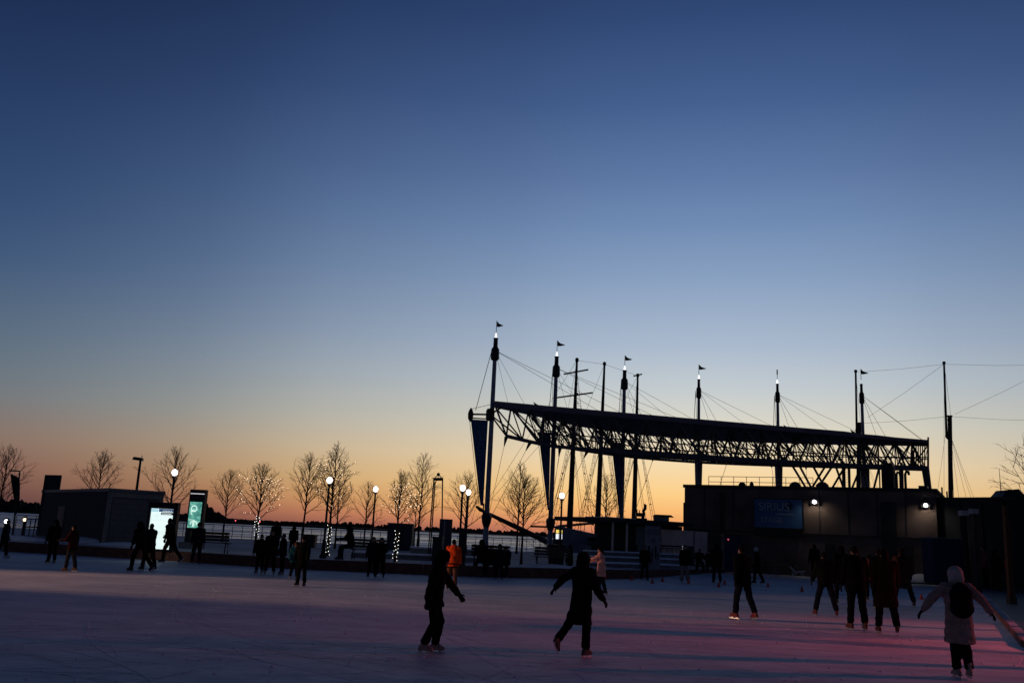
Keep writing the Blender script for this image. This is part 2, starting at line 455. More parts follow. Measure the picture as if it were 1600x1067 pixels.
for px, py, c, nm, Y in ((320, 808, (1, .75, .5), 'warm white', 1000), (368, 813, (1, .1, .12), 'left-hand red', 900), (406, 815, (1, .1, .12), 'right-hand red', 900)):
    p = pix(px, py, Y)
    t = thing('harbour_beacon', (p.x, p.y, -1.5), nm + ' beacon light far across the frozen lake', 'beacon', 'beacons across the lake')
    MB().lathe((0, 0, 0), [(.8, 0), (.35, .5), (.25, p.z + 1.0)], 8).build('post', M_BLACK, t)
    MB().ball((0, 0, p.z + 1.5), .5, 10, 8).build('lamp', glow('beacon_' + nm.replace(' ', '_').replace('-', '_'), c, 3.0), t)

# waterfront railing
ra = Vector((-40, 75.5, .42)); rb = Vector((-6.8, 75.4, .42)); rc = Vector((1.5, 79.6, .42)); rd = Vector((9.5, 87.4, .42))
rl = thing('waterfront_railing', ra, 'slim dark metal railing along the quay above the frozen lake', 'railing')
pm = MB().box(-.022, .022, -.022, .022, 0, 1.05).mesh('post'); pm.materials.append(M_STEEL)
for a, b in ((ra, rb), (rb, rc), (rc, rd)):
    cnt = int((b - a).length / 0.8)
    for k in range(cnt):
        link('post', pm, None, rl).location = a + (b - a) * (k / cnt) - ra
    for z in (1.05, .62, .2):
        MB().tube(a + Vector((0, 0, z)), b + Vector((0, 0, z)), .028 if z > 1 else .014, n=6).build('rail', M_STEEL, rl, world=True)

# snow covered seating steps on the plaza
STEPS = [((548, 43.5), (765, 44.5), .22, 1.1, 'nearest snow-covered concrete ledge behind the orange vest and lamp posts'),
         ((640, 51), (772, 51.5), .42, 1.2, 'second snow-covered concrete ledge, beyond the tall panel by the lamps'),
         ((925, 47.5), (1062, 50.5), .16, 1.1, 'lowest snow-covered step beside the person in pink'),
         ((925, 50.5), (1066, 53), .42, 1.1, 'middle snow-covered step in front of the kiosk'),
         ((925, 53), (1075, 56), .66, 1.1, 'top snow-covered step right under the kiosk wall')]
for (xa, ya), (xb, yb), h, dp, lb in STEPS:
    a = at(xa, ya, .42); b = at(xb, yb, .42)
    t = thing('seating_step', (a.x, a.y, .42), lb, 'step', 'snow-covered steps on the plaza')
    d = (b - a); nn = Vector((-d.y, d.x, 0)).normalized() * dp
    MB().loft([[a, b, b + nn, a + nn], [p + Vector((0, 0, h)) for p in (a, b, b + nn, a + nn)]]).build('concrete', M_CONC, t, world=True)
    z = Vector((0, 0, h + .002)); z2 = Vector((0, 0, h + .07)); i = nn.normalized() * .05
    MB().loft([[a + z - i, b + z - i, b + nn + z, a + nn + z], [a + z2 + i, b + z2 + i, b + nn + z2 - i, a + nn + z2 - i]]).build('snow_cap', M_SNOWCAP, t, world=True)

# ------------------------------------------------------------------ stage building and its neighbours
V = Vector
BL = at(1069, 66, .12); BR = at(1469, 58, .12)
bd = (BR - BL).normalized(); bn = V((-bd.y, bd.x, 0))          # bn points away from the camera
HB = 5.75


def bpt(px, depth=0.0, z=0.0):
    """point of the front wall plane in column px (ground), moved back by depth"""
    k = (px - CX) / FPX
    # intersect view column with wall line
    lo, hi = -0.3, 1.5
    for _ in range(40):
        mid = (lo + hi) / 2; p = BL + (BR - BL) * mid
        v = V((p.x, p.y, z)) - EYE
        if v.dot(RGT) / v.dot(FWD) < k: lo = mid
        else: hi = mid
    p = BL + (BR - BL) * lo + bn * depth
    return V((p.x, p.y, z))


def wallbox(m_, px0, px1, z0, z1, proud0, proud1):
    a = bpt(px0, proud0, (z0 + z1) / 2); b = bpt(px1, proud0, (z0 + z1) / 2); c = bpt(px1, proud1, (z0 + z1) / 2); d = bpt(px0, proud1, (z0 + z1) / 2)
    return m_.loft([[V((p.x, p.y, z0)) for p in (a, b, c, d)], [V((p.x, p.y, z1)) for p in (a, b, c, d)]])


sb = thing('stage_building', BL, 'long low brown stage building with flat roof behind the rink', 'building')
m_ = MB(); bk = bn * 11
m_.loft([[V((p.x, p.y, 0)) for p in (BL, BR, BR + bk, BL + bk)], [V((p.x, p.y, HB)) for p in (BL, BR, BR + bk, BL + bk)]]).build('wall', M_WALL, sb, world=True)
m_ = MB(); o = bd * .12 + bn * -.12
m_.loft([[V((p.x, p.y, HB + .004)) for p in (BL - bd * .1 - bn * .1, BR + bd * .1 - bn * .1, BR + bk + bd * .1, BL + bk - bd * .1)], [V((p.x, p.y, HB + .22)) for p in (BL - bd * .1 - bn * .1, BR + bd * .1 - bn * .1, BR + bk + bd * .1, BL + bk - bd * .1)]]).build('parapet', M_WALLD, sb, world=True)
wallbox(MB(), 1064, 1068.4, 0, 4.7, .5, 6).build('side_wing', M_WALLD, sb, world=True)
for x0, x1, z0, z1, mm, nm in ((1126, 1131, 0, HB - .3, M_WALLD, 'downpipe'), (1378, 1402, 0, HB - .7, M_WALLD, 'pilaster'), (1414, 1428, 0, 2.3, M_WALLD, 'door'), (1140, 1158, 0, 2.2, M_WALLD, 'door'), (1290, 1306, 0, 2.2, M_WALLD, 'door'),
                           (1256, 1468, 2.75, 2.83, M_WALLD, 'string_course'), (1072, 1178, 2.75, 2.83, M_WALLD, 'string_course')):
    wallbox(MB(), x0, x1, z0, z1, -.12, -.004).build(nm, mm, sb, world=True)
for px in range(1100, 1460, 45):        # wide stucco panels, shallow reveals
    if 1170 < px < 1260: continue
    wallbox(MB(), px, px + 1.2, 2.9, HB - .05, -.03, -.003).build('panel_joint', M_WALLD, sb, world=True)
# roof railing
ra_, rb_ = bpt(1095, 2.0, HB + .22), bpt(1262, 2.0, HB + .22)
for z in (.36, .75):
    MB().tube(ra_ + V((0, 0, z)), rb_ + V((0, 0, z)), .022, n=5).build('roof_rail', M_BLACK, sb, world=True)
for k in range(9):
    p = ra_ + (rb_ - ra_) * (k / 8); MB().tube(p, p + V((0, 0, .76)), .022, n=5).build('rail_post', M_BLACK, sb, world=True)
for px, r, h, nm in ((1153, .28, .35, 'roof_vent'), (1168, .16, .4, 'roof_vent'), (1237, .42, .42, 'roof_dome'), (1280, .45, .45, 'roof_dome')):
    p = bpt(px, 1.2, HB + .2)
    MB().lathe(p, [(r, 0), (r * .95, h * .5), (r * .5, h * .9), (r * .1, h)], 12).build(nm, M_BLACK, sb, world=True)
for px, hh in ((1399, .95), (1413, 1.0)):   # hooked ventilation pipes
    p = bpt(px, 1.0, HB + .2)
    MB().path([p, p + V((0, 0, hh)), p + V((.08, 0, hh + .18)), p + V((.22, 0, hh + .18)), p + V((.26, 0, hh - .05))], .09, 8).build('vent_pipe', M_BLACK, sb, world=True)
wallbox(MB(), 1373, 1392, HB + .2, 7.55, 1.5, 3).build('chimney_stack', M_WALLD, sb, world=True)
wallbox(MB(), 1374.5, 1390.5, 7.55, 7.75, 1.6, 2.9).build('chimney_cap', M_BLACK, sb, world=True)
wallbox(MB(), 1432, 1446, HB + .22, HB + .5, 1.5, 3).build('roof_hatch', M_BLACK, sb, world=True)

# sign on the facade
pa, pb = bpt(1179, 0, 3.9), bpt(1255, 0, 3.9)
sg = thing('stage_sign', V((pa.x, pa.y, 3.1)), 'blue sign board reading SIRIUS and STAGE on the brown wall', 'sign')
wallbox(MB(), 1179, 1255, 3.12, 5.05, -.16, -.02).build('board', M_SIGN, sg, world=True)
for x0, x1, z0, z1 in ((1178.4, 1255.6, 5.05, 5.11), (1178.4, 1255.6, 3.06, 3.12), (1178, 1179, 3.06, 5.11), (1255, 1256, 3.06, 5.11)):
    wallbox(MB(), x0, x1, z0, z1, -.19, -.01).build('frame', M_BLACK, sg, world=True)
ra0 = math.atan2(bd.y, bd.x)
for body, px, z, sz in (('SIRIUS', 1210, 4.52, .78), ('STAGE', 1206, 3.62, .5)):
    me = text_mesh(body, sz, 'lettering'); o_ = link('lettering', me, M_LETTER, sg); c = bpt(px, -.175, z)
    o_.location = c - sg.location; o_.rotation_euler = (math.pi / 2, 0, ra0)
wallbox(MB(), 1214, 1240, 4.02, 4.08, -.172, -.162).build('underline', M_LETTER, sg, world=True)
c = bpt(1233, -.17, 4.62)
o_ = link('emblem', MB().lathe((0, 0, 0), [(.30, -.01), (.30, .01), (.1, .012)], 20).mesh('emblem'), mat('dark_emblem', (.008, .02, .06), .6), sg); o_.location = c - sg.location; o_.rotation_euler = (math.pi / 2, 0, ra0)
aw = thing('wall_awning', bpt(1185, 0, 2.5), 'dark box awning just below the blue sign board', 'awning')
wallbox(MB(), 1181, 1255, 2.62, 2.98, -.6, -.13).build('box', M_BLACK, aw, world=True)
wallbox(MB(), 1181.5, 1254.5, 2.56, 2.615, -.58, -.15).build('lip', M_WALLD, aw, world=True)

# lit floodlights on the wall
for px, z, lb in ((1274, 4.95, 'bright lit floodlight beside the blue sign board'), (1447, 4.9, 'bright lit floodlight near the right-hand end of the brown wall')):
    c = bpt(px, -.25, z)
    f = thing('wall_floodlight', c, lb, 'floodlight', 'lit floodlights on the stage building', ra0)
    MB().box(-.05, .05, .02, .25, -.05, .05).build('bracket', M_BLACK, f)
    MB().loft([[(-.20, .06, -.10), (.20, .06, -.10), (.20, .06, .16), (-.20, .06, .16)], [(-.26, -.06, -.16), (.26, -.06, -.16), (.26, -.06, .13), (-.26, -.06, .13)]]).build('housing', M_BLACK, f)
    MB().ball((0, -.11, -.02), .115, 12, 8, (1.1, .5, 1)).build('lens', M_FLOOD, f, smooth=True)
    ld = bpy.data.lights.new('flood_lamp', 'SPOT'); ld.energy = 34; ld.color = (1.0, .86, .66); ld.spot_size = R(165); ld.spot_blend = .8; ld.shadow_soft_size = .12
    lo = bpy.data.objects.new('flood_lamp', ld); COL.objects.link(lo); lo.parent = f; lo.location = (0, -.35, -.02); lo.rotation_euler = (R(22), 0, 0)

# lower dark wing to the right and the end block at the frame's edge
wg = thing('dark_side_wing', bpt(1471, .6, 0), 'long dark low building running on to the right of the stage building', 'building')
e0 = at(1470.5, 58.6, 0); e1 = at(1680, 52, 0)
m_ = MB(); bb = V((2, 10, 0))
m_.loft([[e0, e1, e1 + bb, e0 + bb], [V((p.x, p.y, 5.3)) for p in (e0, e1, e1 + bb, e0 + bb)]]).build('wall', M_WALLD, wg, world=True)
m_ = MB(); q0 = e0 - V((0, .12, 0)); q1 = e1 - V((0, .12, 0))
m_.loft([[V((p.x, p.y, 5.304)) for p in (q0, q1, q1 + bb, q0 + bb)], [V((p.x, p.y, 5.45)) for p in (q0, q1, q1 + bb, q0 + bb)]]).build('roof', M_BLACK, wg, world=True)
for px in range(1484, 1600, 19):
    a = at(px, 57.4, 2); k = (a.x - e0.x) / (e1.x - e0.x); y = e0.y + (e1.y - e0.y) * k
    MB().box(a.x - .05, a.x + .05, y - .07, y - .005, .1, 5.25).build('wall_rib', M_BLACK, wg, world=True)
p = at(1580, 57, 5.45)
MB().loft([[V((p.x - .9, 56.5, 5.452)), V((p.x + .9, 56.5, 5.452)), V((p.x + .9, 58, 5.452)), V((p.x - .9, 58, 5.452))], [V((p.x - .5, 56.6, 6.0)), V((p.x + .3, 56.6, 6.1)), V((p.x + .3, 57.8, 6.1)), V((p.x - .5, 57.8, 6.0))]]).build('roof_vent', M_BLACK, wg, world=True)
for px, t_ in ((1472.5, .7), (1480, .45)):
    p = at(px, 58.9, 5.45); MB().tube(p, p + V((0, 0, t_)), .05, n=6).build('roof_pipe', M_BLACK, wg, world=True)
tb = thing('corner_tower', at(1594, 55, 0), 'dark block rising at the far right beyond the timber posts', 'building')
p = at(1604, 51.7, 5); MB().box(p.x, p.x + 8, 50, 51.6, 0, 6.2).build('wall', M_WALLD, tb, world=True)
MB().box(p.x - .08, p.x + 8.1, 49.9, 51.65, 6.204, 6.35).build('coping', M_BLACK, tb, world=True)

# kiosk left of the stage building
kz = 3.05
KL = at(996, 58.5, .42); KR = at(1086, 61.5, .42)
kd = (KR - KL).normalized(); kn = V((-kd.y, kd.x, 0))
kk = thing('ticket_kiosk', KL, 'low kiosk with pale shutters and overhanging flat roof left of the stage building', 'kiosk')


def kbox(m_, x0, x1, z0, z1, d0, d1):
    def kp(px):
        lo, hi = -2.0, 1.5
        for _ in range(40):
            mid = (lo + hi) / 2; p = KL + (KR - KL) * mid; v = V((p.x, p.y, 1.8)) - EYE
            if v.dot(RGT) / v.dot(FWD) < (px - CX) / FPX: lo = mid
            else: hi = mid
        return KL + (KR - KL) * lo
    a, b = kp(x0), kp(x1)
    q = [a + kn * d0, b + kn * d0, b + kn * d1, a + kn * d1]
    return m_.loft([[V((p.x, p.y, z0)) for p in q], [V((p.x, p.y, z1)) for p in q]])


kbox(MB(), 996, 1066, .42, 2.85, 0, 4).build('wall', M_WALLD, kk, world=True)
kbox(MB(), 934, 1066.5, 2.86, 3.12, -1.0, 4.4).build('roof', M_WALLD, kk, world=True)
kbox(MB(), 938, 985, 3.124, 3.17, -.5, 1.5).build('roof_snow', M_SNOWCAP, kk, world=True)
for x0, x1, z0, z1, mm, nm in ((1032, 1082, 1.62, 2.62, M_PALE, 'shutter'), (1033, 1064, .55, 1.42, M_PALE, 'counter_front'), (993, 1008, .5, 2.7, M_CONC, 'door_panel'), (1084, 1104, .45, 2.6, M_PALE, 'shutter'),
                           (1083, 1084, .45, 2.7, M_STEEL, 'door_post')):
    kbox(MB(), x0, x1, z0, z1, -.08, -.004).build(nm, mm, kk, world=True)
kbox(MB(), 1031, 1066, 1.45, 1.52, -.45, -.004).build('counter', M_PALE, kk, world=True)
for px in (1040.7, 1048.5, 1056.2):
    kbox(MB(), px, px + .5, .55, 1.42, -.1, -.082).build('joint', M_WALLD, kk, world=True)
for px in (947, 969):
    kbox(MB(), px, px + 1.8, .42, 2.85, -.6, -.5).build('post', M_PALE, kk, world=True)
kbox(MB(), 925, 995, .42, 1.55, -.1, .05).build('low_wall', M_WALLD, kk, world=True)
for px in (933, 945, 957, 969, 981):
    kbox(MB(), px, px + .6, .45, 1.5, -.14, -.104).build('joint', M_BLACK, kk, world=True)
# things on the kiosk roof
p = at(1000, 60.5, 3.12)
hv = thing('roof_machine', p, 'small dark machine with a curved horn on the kiosk roof', 'roof machine')
MB().box(-.42, .42, -.3, .3, .004, .16).build('base', M_BLACK, hv)
MB().box(-.3, .16, -.25, .25, .26, .50).build('body', M_BLACK, hv)
for x in (-.25, .12): MB().box(x - .03, x + .03, -.05, .05, .16, .26).build('leg', M_BLACK, hv)
MB().path([(.2, 0, .16), (.26, 0, .5), (.20, 0, .62), (.32, 0, .78), (.34, 0, 1.0), (.27, 0, 1.1)], [.09, .1, .09, .11, .1, .05], 8).build('horn', M_BLACK, hv)
MB().tube((-.2, 0, .5), (-.2, 0, .72), .03).build('stub', M_BLACK, hv); MB().tube((-.05, 0, .5), (-.05, 0, .68), .03).build('stub', M_BLACK, hv)
p = at(1034, 60.5, 3.12)
ac = thing('roof_unit', p, 'pale covered unit with a lipped lid on the kiosk roof', 'roof unit')
MB().box(-.5, .42, -.35, .35, .004, .34).build('body', M_CONC, ac)
MB().loft([[(-.54, -.4, .344), (.75, -.4, .30), (.75, .4, .30), (-.54, .4, .344)], [(-.46, -.38, .44), (.55, -.38, .44), (.62, .38, .42), (-.46, .38, .44)]]).build('lid', M_WALLD, ac)

# ------------------------------------------------------------------ the canopy over the stage
ZT = 11.85


def fe(px):                     # front edge of the roof, ground plan
    Y = 69 + (px - 773) / (1450 - 773) * 10
    return at(px, Y, ZT)


REAR = [(773, 70.0), (815, 72.6), (860, 75.7), (900, 79.5), (950, 82), (1000, 84), (1050, 85.2), (1100, 86.0), (1160, 85.9), (1230, 85.2), (1300, 84.5), (1370, 83.2), (1450, 82)]


def re_(px):
    for (x0, y0), (x1, y1) in zip(REAR, REAR[1:]):
        if px <= x1: return at(px, y0 + (y1 - y0) * (px - x0) / (x1 - x0), ZT)
    return at(1450, 82, ZT)


cp = thing('stage_canopy', V((fe(1100).x, fe(1100).y, .12)), 'huge dark flat canopy on a deep steel lattice above the stage building', 'canopy')
cols = [773 + (1450 - 773) * i / 26 for i in range(27)]
F = [fe(c) for c in cols]; B = [re_(c) for c in cols]
rings = []
for i, c in enumerate(cols):
    up = .0 if c < 1338 else (-.10 if c < 1392 else -.16)
    f, b = F[i], B[i]
    b = b + V((0, .25, 0))
    rings.append([f + V((0, -.1, -.42)), b + V((0, 0, -.34)), b + V((0, 0, up - .02)), f + V((0, -.1, up))])
MB().loft(rings).build('roof', M_ROOF, cp, world=True)
for k in (3, 10, 18, 22):       # small upstands on the roof edge
    f = F[k] + (B[k] - F[k]) * .2
    MB().loft([[f + V((-.7, 0, -.05)), f + V((.6, 0, -.05)), f + V((.6, .1, -.05)), f + V((-.7, .1, -.05))], [f + V((-.95, 0, .42)), f + V((-.5, 0, .16)), f + V((-.5, .1, .16)), f + V((-.95, .1, .42))]]).build('roof_fin', M_BLACK, cp, world=True)
# lower chords
BOT = [(791, 681, 70.5), (828, 690, 72), (862, 697, 73), (905, 700.5, 73.5), (960, 706, 74), (1020, 710.5, 74.5), (1100, 716, 75.5), (1200, 722.5, 77), (1340, 730, 78.5), (1450, 733.5, 80)]


def bo(px, off=0.0):
    for (x0, y0, d0), (x1, y1, d1) in zip(BOT, BOT[1:]):
        if px <= x1 + .01:
            k = (px - x0) / (x1 - x0); return pix(px, y0 + (y1 - y0) * k, d0 + (d1 - d0) * k) + V((0, off, 0))
    return pix(1450, 736, 80) + V((0, off, 0))


bc = [791 + (1450 - 791) * i / 26 for i in range(27)]
Bf = [bo(c) for c in bc]


def rearlow(i):
    c = bc[i]; r = re_(c); p = Bf[i]
    w = min(1, max(0, (c - 800) / 120))
    return V((p.x + (r.x - p.x) * .75 * w, p.y + (r.y - p.y) * .75 * w + .25, p.z + .35 * w))


Br = [rearlow(i) for i in range(27)]
def chord(pts, r, nm, par=cp):
    MB().path(pts, r, 8).build(nm, M_STEEL, par, world=True)
chord(Bf, .15, 'lower_chord'); chord(Br, .12, 'lower_chord')
mid = [(a + b) / 2 + V((0, 0, .02)) for a, b in zip(Bf, Br)]
chord(mid, .08, 'lower_chord')
chord([p + V((0, 0, -.3)) for p in F], .11, 'upper_chord'); chord([p + V((0, 0, -.25)) for p in B], .11, 'upper_chord')
half = [Bf[i] + (F[min(26, i)] - Bf[i]) * .33 for i in range(4, 27)]
chord(half, .05, 'middle_rail')
halfb = [Br[i] + (B[i] - Br[i]) * .4 for i in range(3, 27)]
chord(halfb, .06, 'middle_rail')
# catwalk floor beside the lower chord
m_ = MB()
for i in range(6, 26):
    a, b = Bf[i], Bf[i + 1]
    m_.loft([[a + V((0, .2, .05)), b + V((0, .2, .05)), b + V((0, 1.3, .05)), a + V((0, 1.3, .05))], [a + V((0, .2, .34)), b + V((0, .2, .34)), b + V((0, 1.3, .34)), a + V((0, 1.3, .34))]])
m_.build('catwalk', M_STEEL, cp, world=True)
MB().path([Bf[i] + V((0, -.05, .12)) for i in range(8, 27)], .16, 6).build('catwalk_beam', M_STEEL, cp, world=True)
# main front diagonals, each one a tube
for i in range(0, 26, 2):
    for j in (i - 1, i + 1):
        if 0 <= j <= 26:
            MB().tube(Bf[i] if i else Bf[0], F[max(0, min(26, j))] + V((0, 0, -.3)), .075, n=6).build('front_brace', M_STEEL, cp, world=True)
MB().tube(Bf[0], F[0] + V((0, 0, -.2)), .08, n=6).build('front_brace', M_STEEL, cp, world=True)
for i in range(1, 27, 2):
    for j in (i - 1, i + 1):
        if 0 <= j <= 26: MB().tube(Br[i], B[j] + V((0, 0, -.25)), .065, n=6).build('rear_brace', M_STEEL, cp, world=True)
for i in range(0, 27, 1):
    MB().tube(Bf[i], Br[i], .055, n=5).build('cross_strut', M_STEEL, cp, world=True)
    if i % 2 == 0 and i > 0: MB().tube(Bf[i], B[i] + V((0, 0, -.25)), .055, n=5).build('cross_brace', M_STEEL, cp, world=True)
    if i % 2 == 1: MB().tube(Br[i], F[i] + V((0, 0, -.3)), .055, n=5).build('cross_brace', M_STEEL, cp, world=True)
# fine secondary web, too thin to pick apart
random.seed(11); m_ = MB()
for i in range(2, 26):
    for k in range(15):
        t = random.random(); s = random.random()
        lo_ = Bf[i] + (Br[i] - Bf[i]) * t + (Bf[i + 1] - Bf[i]) * random.random()
        j = min(26, max(0, i + random.choice((-1, 0, 1))))
        hi_ = F[j] + (B[j] - F[j]) * min(1, max(0, t + random.uniform(-.35, .35))) + V((0, 0, -.3))
        m_.tube(lo_, hi_, random.uniform(.028, .06), n=4)
tag(m_.build('secondary_web', M_STEEL, cp, world=True), kind='stuff')
# louvred end
EF, EB = Bf[26], Br[26]; TF, TB = F[26], B[26]
for k in range(7):
    c = 1427 + k * 3.4; f = fe(c); b = bo(c)
    MB().loft([[b + V((-.045, .3, 0)), b + V((.045, .3, 0)), b + V((.045, .34, 0)), b + V((-.045, .34, 0))], [f + V((-.045, .3, -.2)), f + V((.045, .3, -.2)), f + V((.045, .34, -.2)), f + V((-.045, .34, -.2))]]).build('louvre', M_BLACK, cp, world=True)
MB().loft([[EF + V((-.08, -.05, -.1)), EF + V((.08, -.05, -.1)), EB + V((.08, 0, -.1)), EB + V((-.08, 0, -.1))], [TF + V((-.08, -.05, .1)), TF + V((.08, -.05, .1)), TB + V((.08, 0, 0)), TB + V((-.08, 0, 0))]]).build('end_panel', M_BLACK, cp, world=True)
# legs and crossed struts under the right-hand half
def leg(px0, y0, px1, y1, Y, r0, r1, nm='leg'):
    a = pix(px0, y0, Y); b = pix(px1, y1, Y + .8)
    d = (b - a); b = a + d * ((a.z - .12) / (a.z - b.z))
    MB().tube(a, b, r0, r1, n=8).build(nm, M_STEEL, cp, world=True)
leg(1446, 733, 1451, 768, 80, .34, .14)
for x, r in ((1318, .17), (1326.5, .13), (1356, .14), (1408, .20), (1374, .07)): leg(x, 730, x + 1, 768, 80.5, r, r * .9)
for a, b in ((1239, 1263), (1250, 1271), (1271, 1292), (1289, 1265), (1300, 1274), (1306, 1320), (1320, 1297), (1345, 1329), (1347, 1357), (1396, 1402), (1374, 1364)):
    leg(a, 729, b, 768, 79.5 if b > a else 80.3, .10, .10, 'raking_strut')
for k in range(9):     # ladder rungs
    z = pix(1322, 733 + 4 * k, 80.5)
    MB().tube(z - V((.12, 0, 0)), z + V((.18, 0, 0)), .02, n=4).build('rung', M_STEEL, cp, world=True)
    z = pix(1402, 735 + 4 * k, 80.5)
    MB().tube(z - V((.2, 0, 0)), z + V((.25, 0, 0)), .02, n=4).build('rung', M_STEEL, cp, world=True)
# pointed cable shoes under the lower chord with tie-down cables
TIES = [(791, 1, (764, 802)), (828, 1, (768, 806)), (875, 0, (861, 800)), (918, 0, (866, 812)), (1022, 0, (992, 800)), (1137, 0, (1122, 766)), (1205, 0, (1211, 766)), (1259, 0, (1262, 766))]
for px, fr, (ex, ey) in TIES:
    a = bo(px) + V((0, 0, -.1)); b = pix(ex, ey, 70.3 if ex < 780 else (76 if ex < 900 else 82))
    d = (b - a).normalized()
    MB().tube(a, a + d * .75, .16, .03, n=6).build('cable_shoe', M_BLACK, cp, world=True)
    MB().tube(a + d * .7, b, .02, n=4).build('tie_cable', M_CABLE, cp, world=True)

# ------------------------------------------------------------------ canopy masts
MASTS = [  # top px, base px, top y of the head, mast distance, label
    (771, 757.5, 538, 70.0, 'tallest, leftmost canopy mast with a navy pennant banner', True),
    (867, 858.5, 566, 76.2, 'second canopy mast from the left, carrying a navy banner', True),
    (975, 970, 587, 81.8, 'third canopy mast from the left, carrying a navy banner', True),
    (1093, 1091, 601, 83.3, 'canopy mast rising above the left end of the stage building', True),
    (1217.5, 1219, 608, 84.6, 'canopy mast without a flag, above the blue sign board', False),
    (1350.5, 1356, 609, 81.0, 'rightmost canopy mast, beside the bare ship mast', True)]
MTOP = []
for k, (tx, bx_, ty, Y, lb, flag) in enumerate(MASTS):
    base = at(bx_, Y, .12 if k > 2 else .42); zt = pix(tx, ty, Y).z; x0, y0 = base.x, base.y
    t = thing('canopy_mast', base, lb, 'mast', 'masts carrying the stage canopy')
    zb = 0.0; H = zt - base.z
    prof = [(.26, 0), (.24, .3), (.19, 2.5), (.19, H * .5), (.16, H - 1.2)]
    if k > 2: prof = [(.24, 0), (.27, 5.6), (.37, 9.2), (.15, 9.3), (.13, H - 1.2)]
    MB().lathe((0, 0, 0), prof, 14).build('pole', M_MAST, t)
    hs = .76 if k < 3 else .55
    MB().lathe((0, 0, H - 1.35), [(.20 * hs, 0), (.42 * hs, .12), (.45 * hs, .3), (.42 * hs, .95), (.24 * hs, 1.15), (.22 * hs, 1.75), (.26 * hs, 1.78), (.26 * hs, 1.86), (.12 * hs, 1.9)], 8).build('head', M_BLACK, t)
    lz = H + .52
    if flag and k < 5 or k == 4:
        MB().lathe((0, 0, lz), [(.09, .02), (.10, .10), (.07, .24), (.03, .42)], 10).build('lamp', M_MASTLAMP, t)
    MB().tube((0, 0, lz + .4), (0, 0, lz + (1.42 if flag else 1.4)), .025, n=6).build('flag_staff', M_BLACK, t)
    if flag:
        z1 = lz + 1.42
        rr = [[(.03, -.01, z1 - .02), (.03, .01, z1 - .02)], [(.03, -.01, z1 - .50), (.03, .01, z1 - .50)]]
        w_ = .66 if k else .52
        MB().loft([[(.03, -.012, z1 - .02), (.03, .012, z1 - .02), (.03, .012, z1 - .50), (.03, -.012, z1 - .50)], [(.4 * w_, .05, z1 - .22), (.4 * w_, .074, z1 - .22), (.4 * w_, .074, z1 - .48), (.4 * w_, .05, z1 - .48)], [(w_, -.06, z1 - .36), (w_, -.04, z1 - .36), (w_, -.04, z1 - .41), (w_, -.06, z1 - .41)]]).build('flag', M_FLAG, t)
    else:
        MB().box(-.05, .05, -.03, .03, lz + .9, lz + 1.36).build('furled_flag', M_FLAG, t)
    top = base + V((0, 0, H - .5)); MTOP.append(top)
    # stays running down to the roof
    for cx_, fr in (((tx + 24, .9), (tx + 52, .6), (tx + 205, .75), (tx + 262, .9)) if k < 2 else ((tx + 22, .9), (tx + 36, .6), (tx + 92, .6), (tx + 150, .75))):
        if cx_ > 1448: cx_ = 1446
        f = fe(cx_); b = re_(cx_)
        MB().tube(top, f + (b - f) * fr + V((0, 0, -.05)), .016, n=4).build('stay_cable', M_CABLE, t, world=True)
    if k < 5:
        MB().tube(top - V((.3, 0, .1)), at(tx - (9 if k else 0) - (28 if k == 0 else 0), Y - .5, 12.2 if k else 11.1) + V((0, 0, 0)), .025, n=5).build('stay_cable', M_CABLE, t, world=True)
        MB().tube(top - V((.3, 0, .1)), at(tx - 4 if k else tx - 28, Y - .5, 12.2 if k else 11.1), .02, n=4).build('stay_cable', M_CABLE, t, world=True)
    # collar near the foot
    if k < 3:
        MB().lathe((0, 0, 2.3), [(.2, -.5), (.34, -.1), (.4, .3), (.36, .5), (.2, .6)], 8).build('foot_collar', M_BLACK, t)

# spar and banners beside the three left masts
BAN = [(735.5, 762.5, 655, 750.5, 755, 790, 70.0, 'widest navy pennant banner, hanging beside the leftmost canopy mast'),
       (841, 860.5, 674, 855.5, 857.5, 797, 76.0, 'narrow navy pennant banner beside the second canopy mast'),
       (955, 974.5, 690, 967.5, 969.5, 805, 81.6, 'navy pennant banner nearest the kiosk, beside the third canopy mast')]
for k, (x0, x1, y0, b0, b1, y1, Y, lb) in enumerate(BAN):
    A = pix(x0, y0, Y - .2); Bq = pix(x1, y0 + 1.5, Y - .2); C = pix(b1, y1, Y - .2); D = pix(b0, y1 - 1, Y - .2)
    t = thing('pennant_banner', V((D.x, D.y, D.z)), lb, 'banner', 'navy pennants on the canopy masts')
    rows = []
    for i in range(7):
        s = i / 6
        l = A + (D - A) * s; r_ = Bq + (C - Bq) * s; wv = .06 * math.sin(i * 1.3 + k)
        m2 = (l + r_) / 2 + V((0, wv, 0))
        rows.append([l, m2, r_, r_ + V((0, .03, 0)), m2 + V((0, .03, 0)), l + V((0, .03, 0))])
    MB().loft(rows).build('cloth', M_NAVY, t, world=True)
    MB().tube(A + V((-.1, 0, .1)), Bq + V((.25, 0, .1)), .05, n=6).build('top_bar', M_BLACK, t, world=True)
    MB().tube(A + V((-.12, 0, .1)), D + V((-.08, 0, -.1)), .02, n=5).build('edge_cable', M_CABLE, t, world=True)
    MB().tube(C + V((.03, 0, .2)), C + V((.03, 0, -1.0)), .05, n=6).build('lower_link', M_BLACK, t, world=True)
    me = text_mesh('SIRIUS', .75 if k == 0 else .55, 'lettering'); o_ = link('lettering', me, M_DIMLETTER, t)
    cc = (A + Bq) / 2 + ((C + D) / 2 - (A + Bq) / 2) * .28 + V((.05, -.09, 0))
    o_.location = cc - t.location; o_.rotation_euler = (math.pi / 2, math.pi / 2, 0)
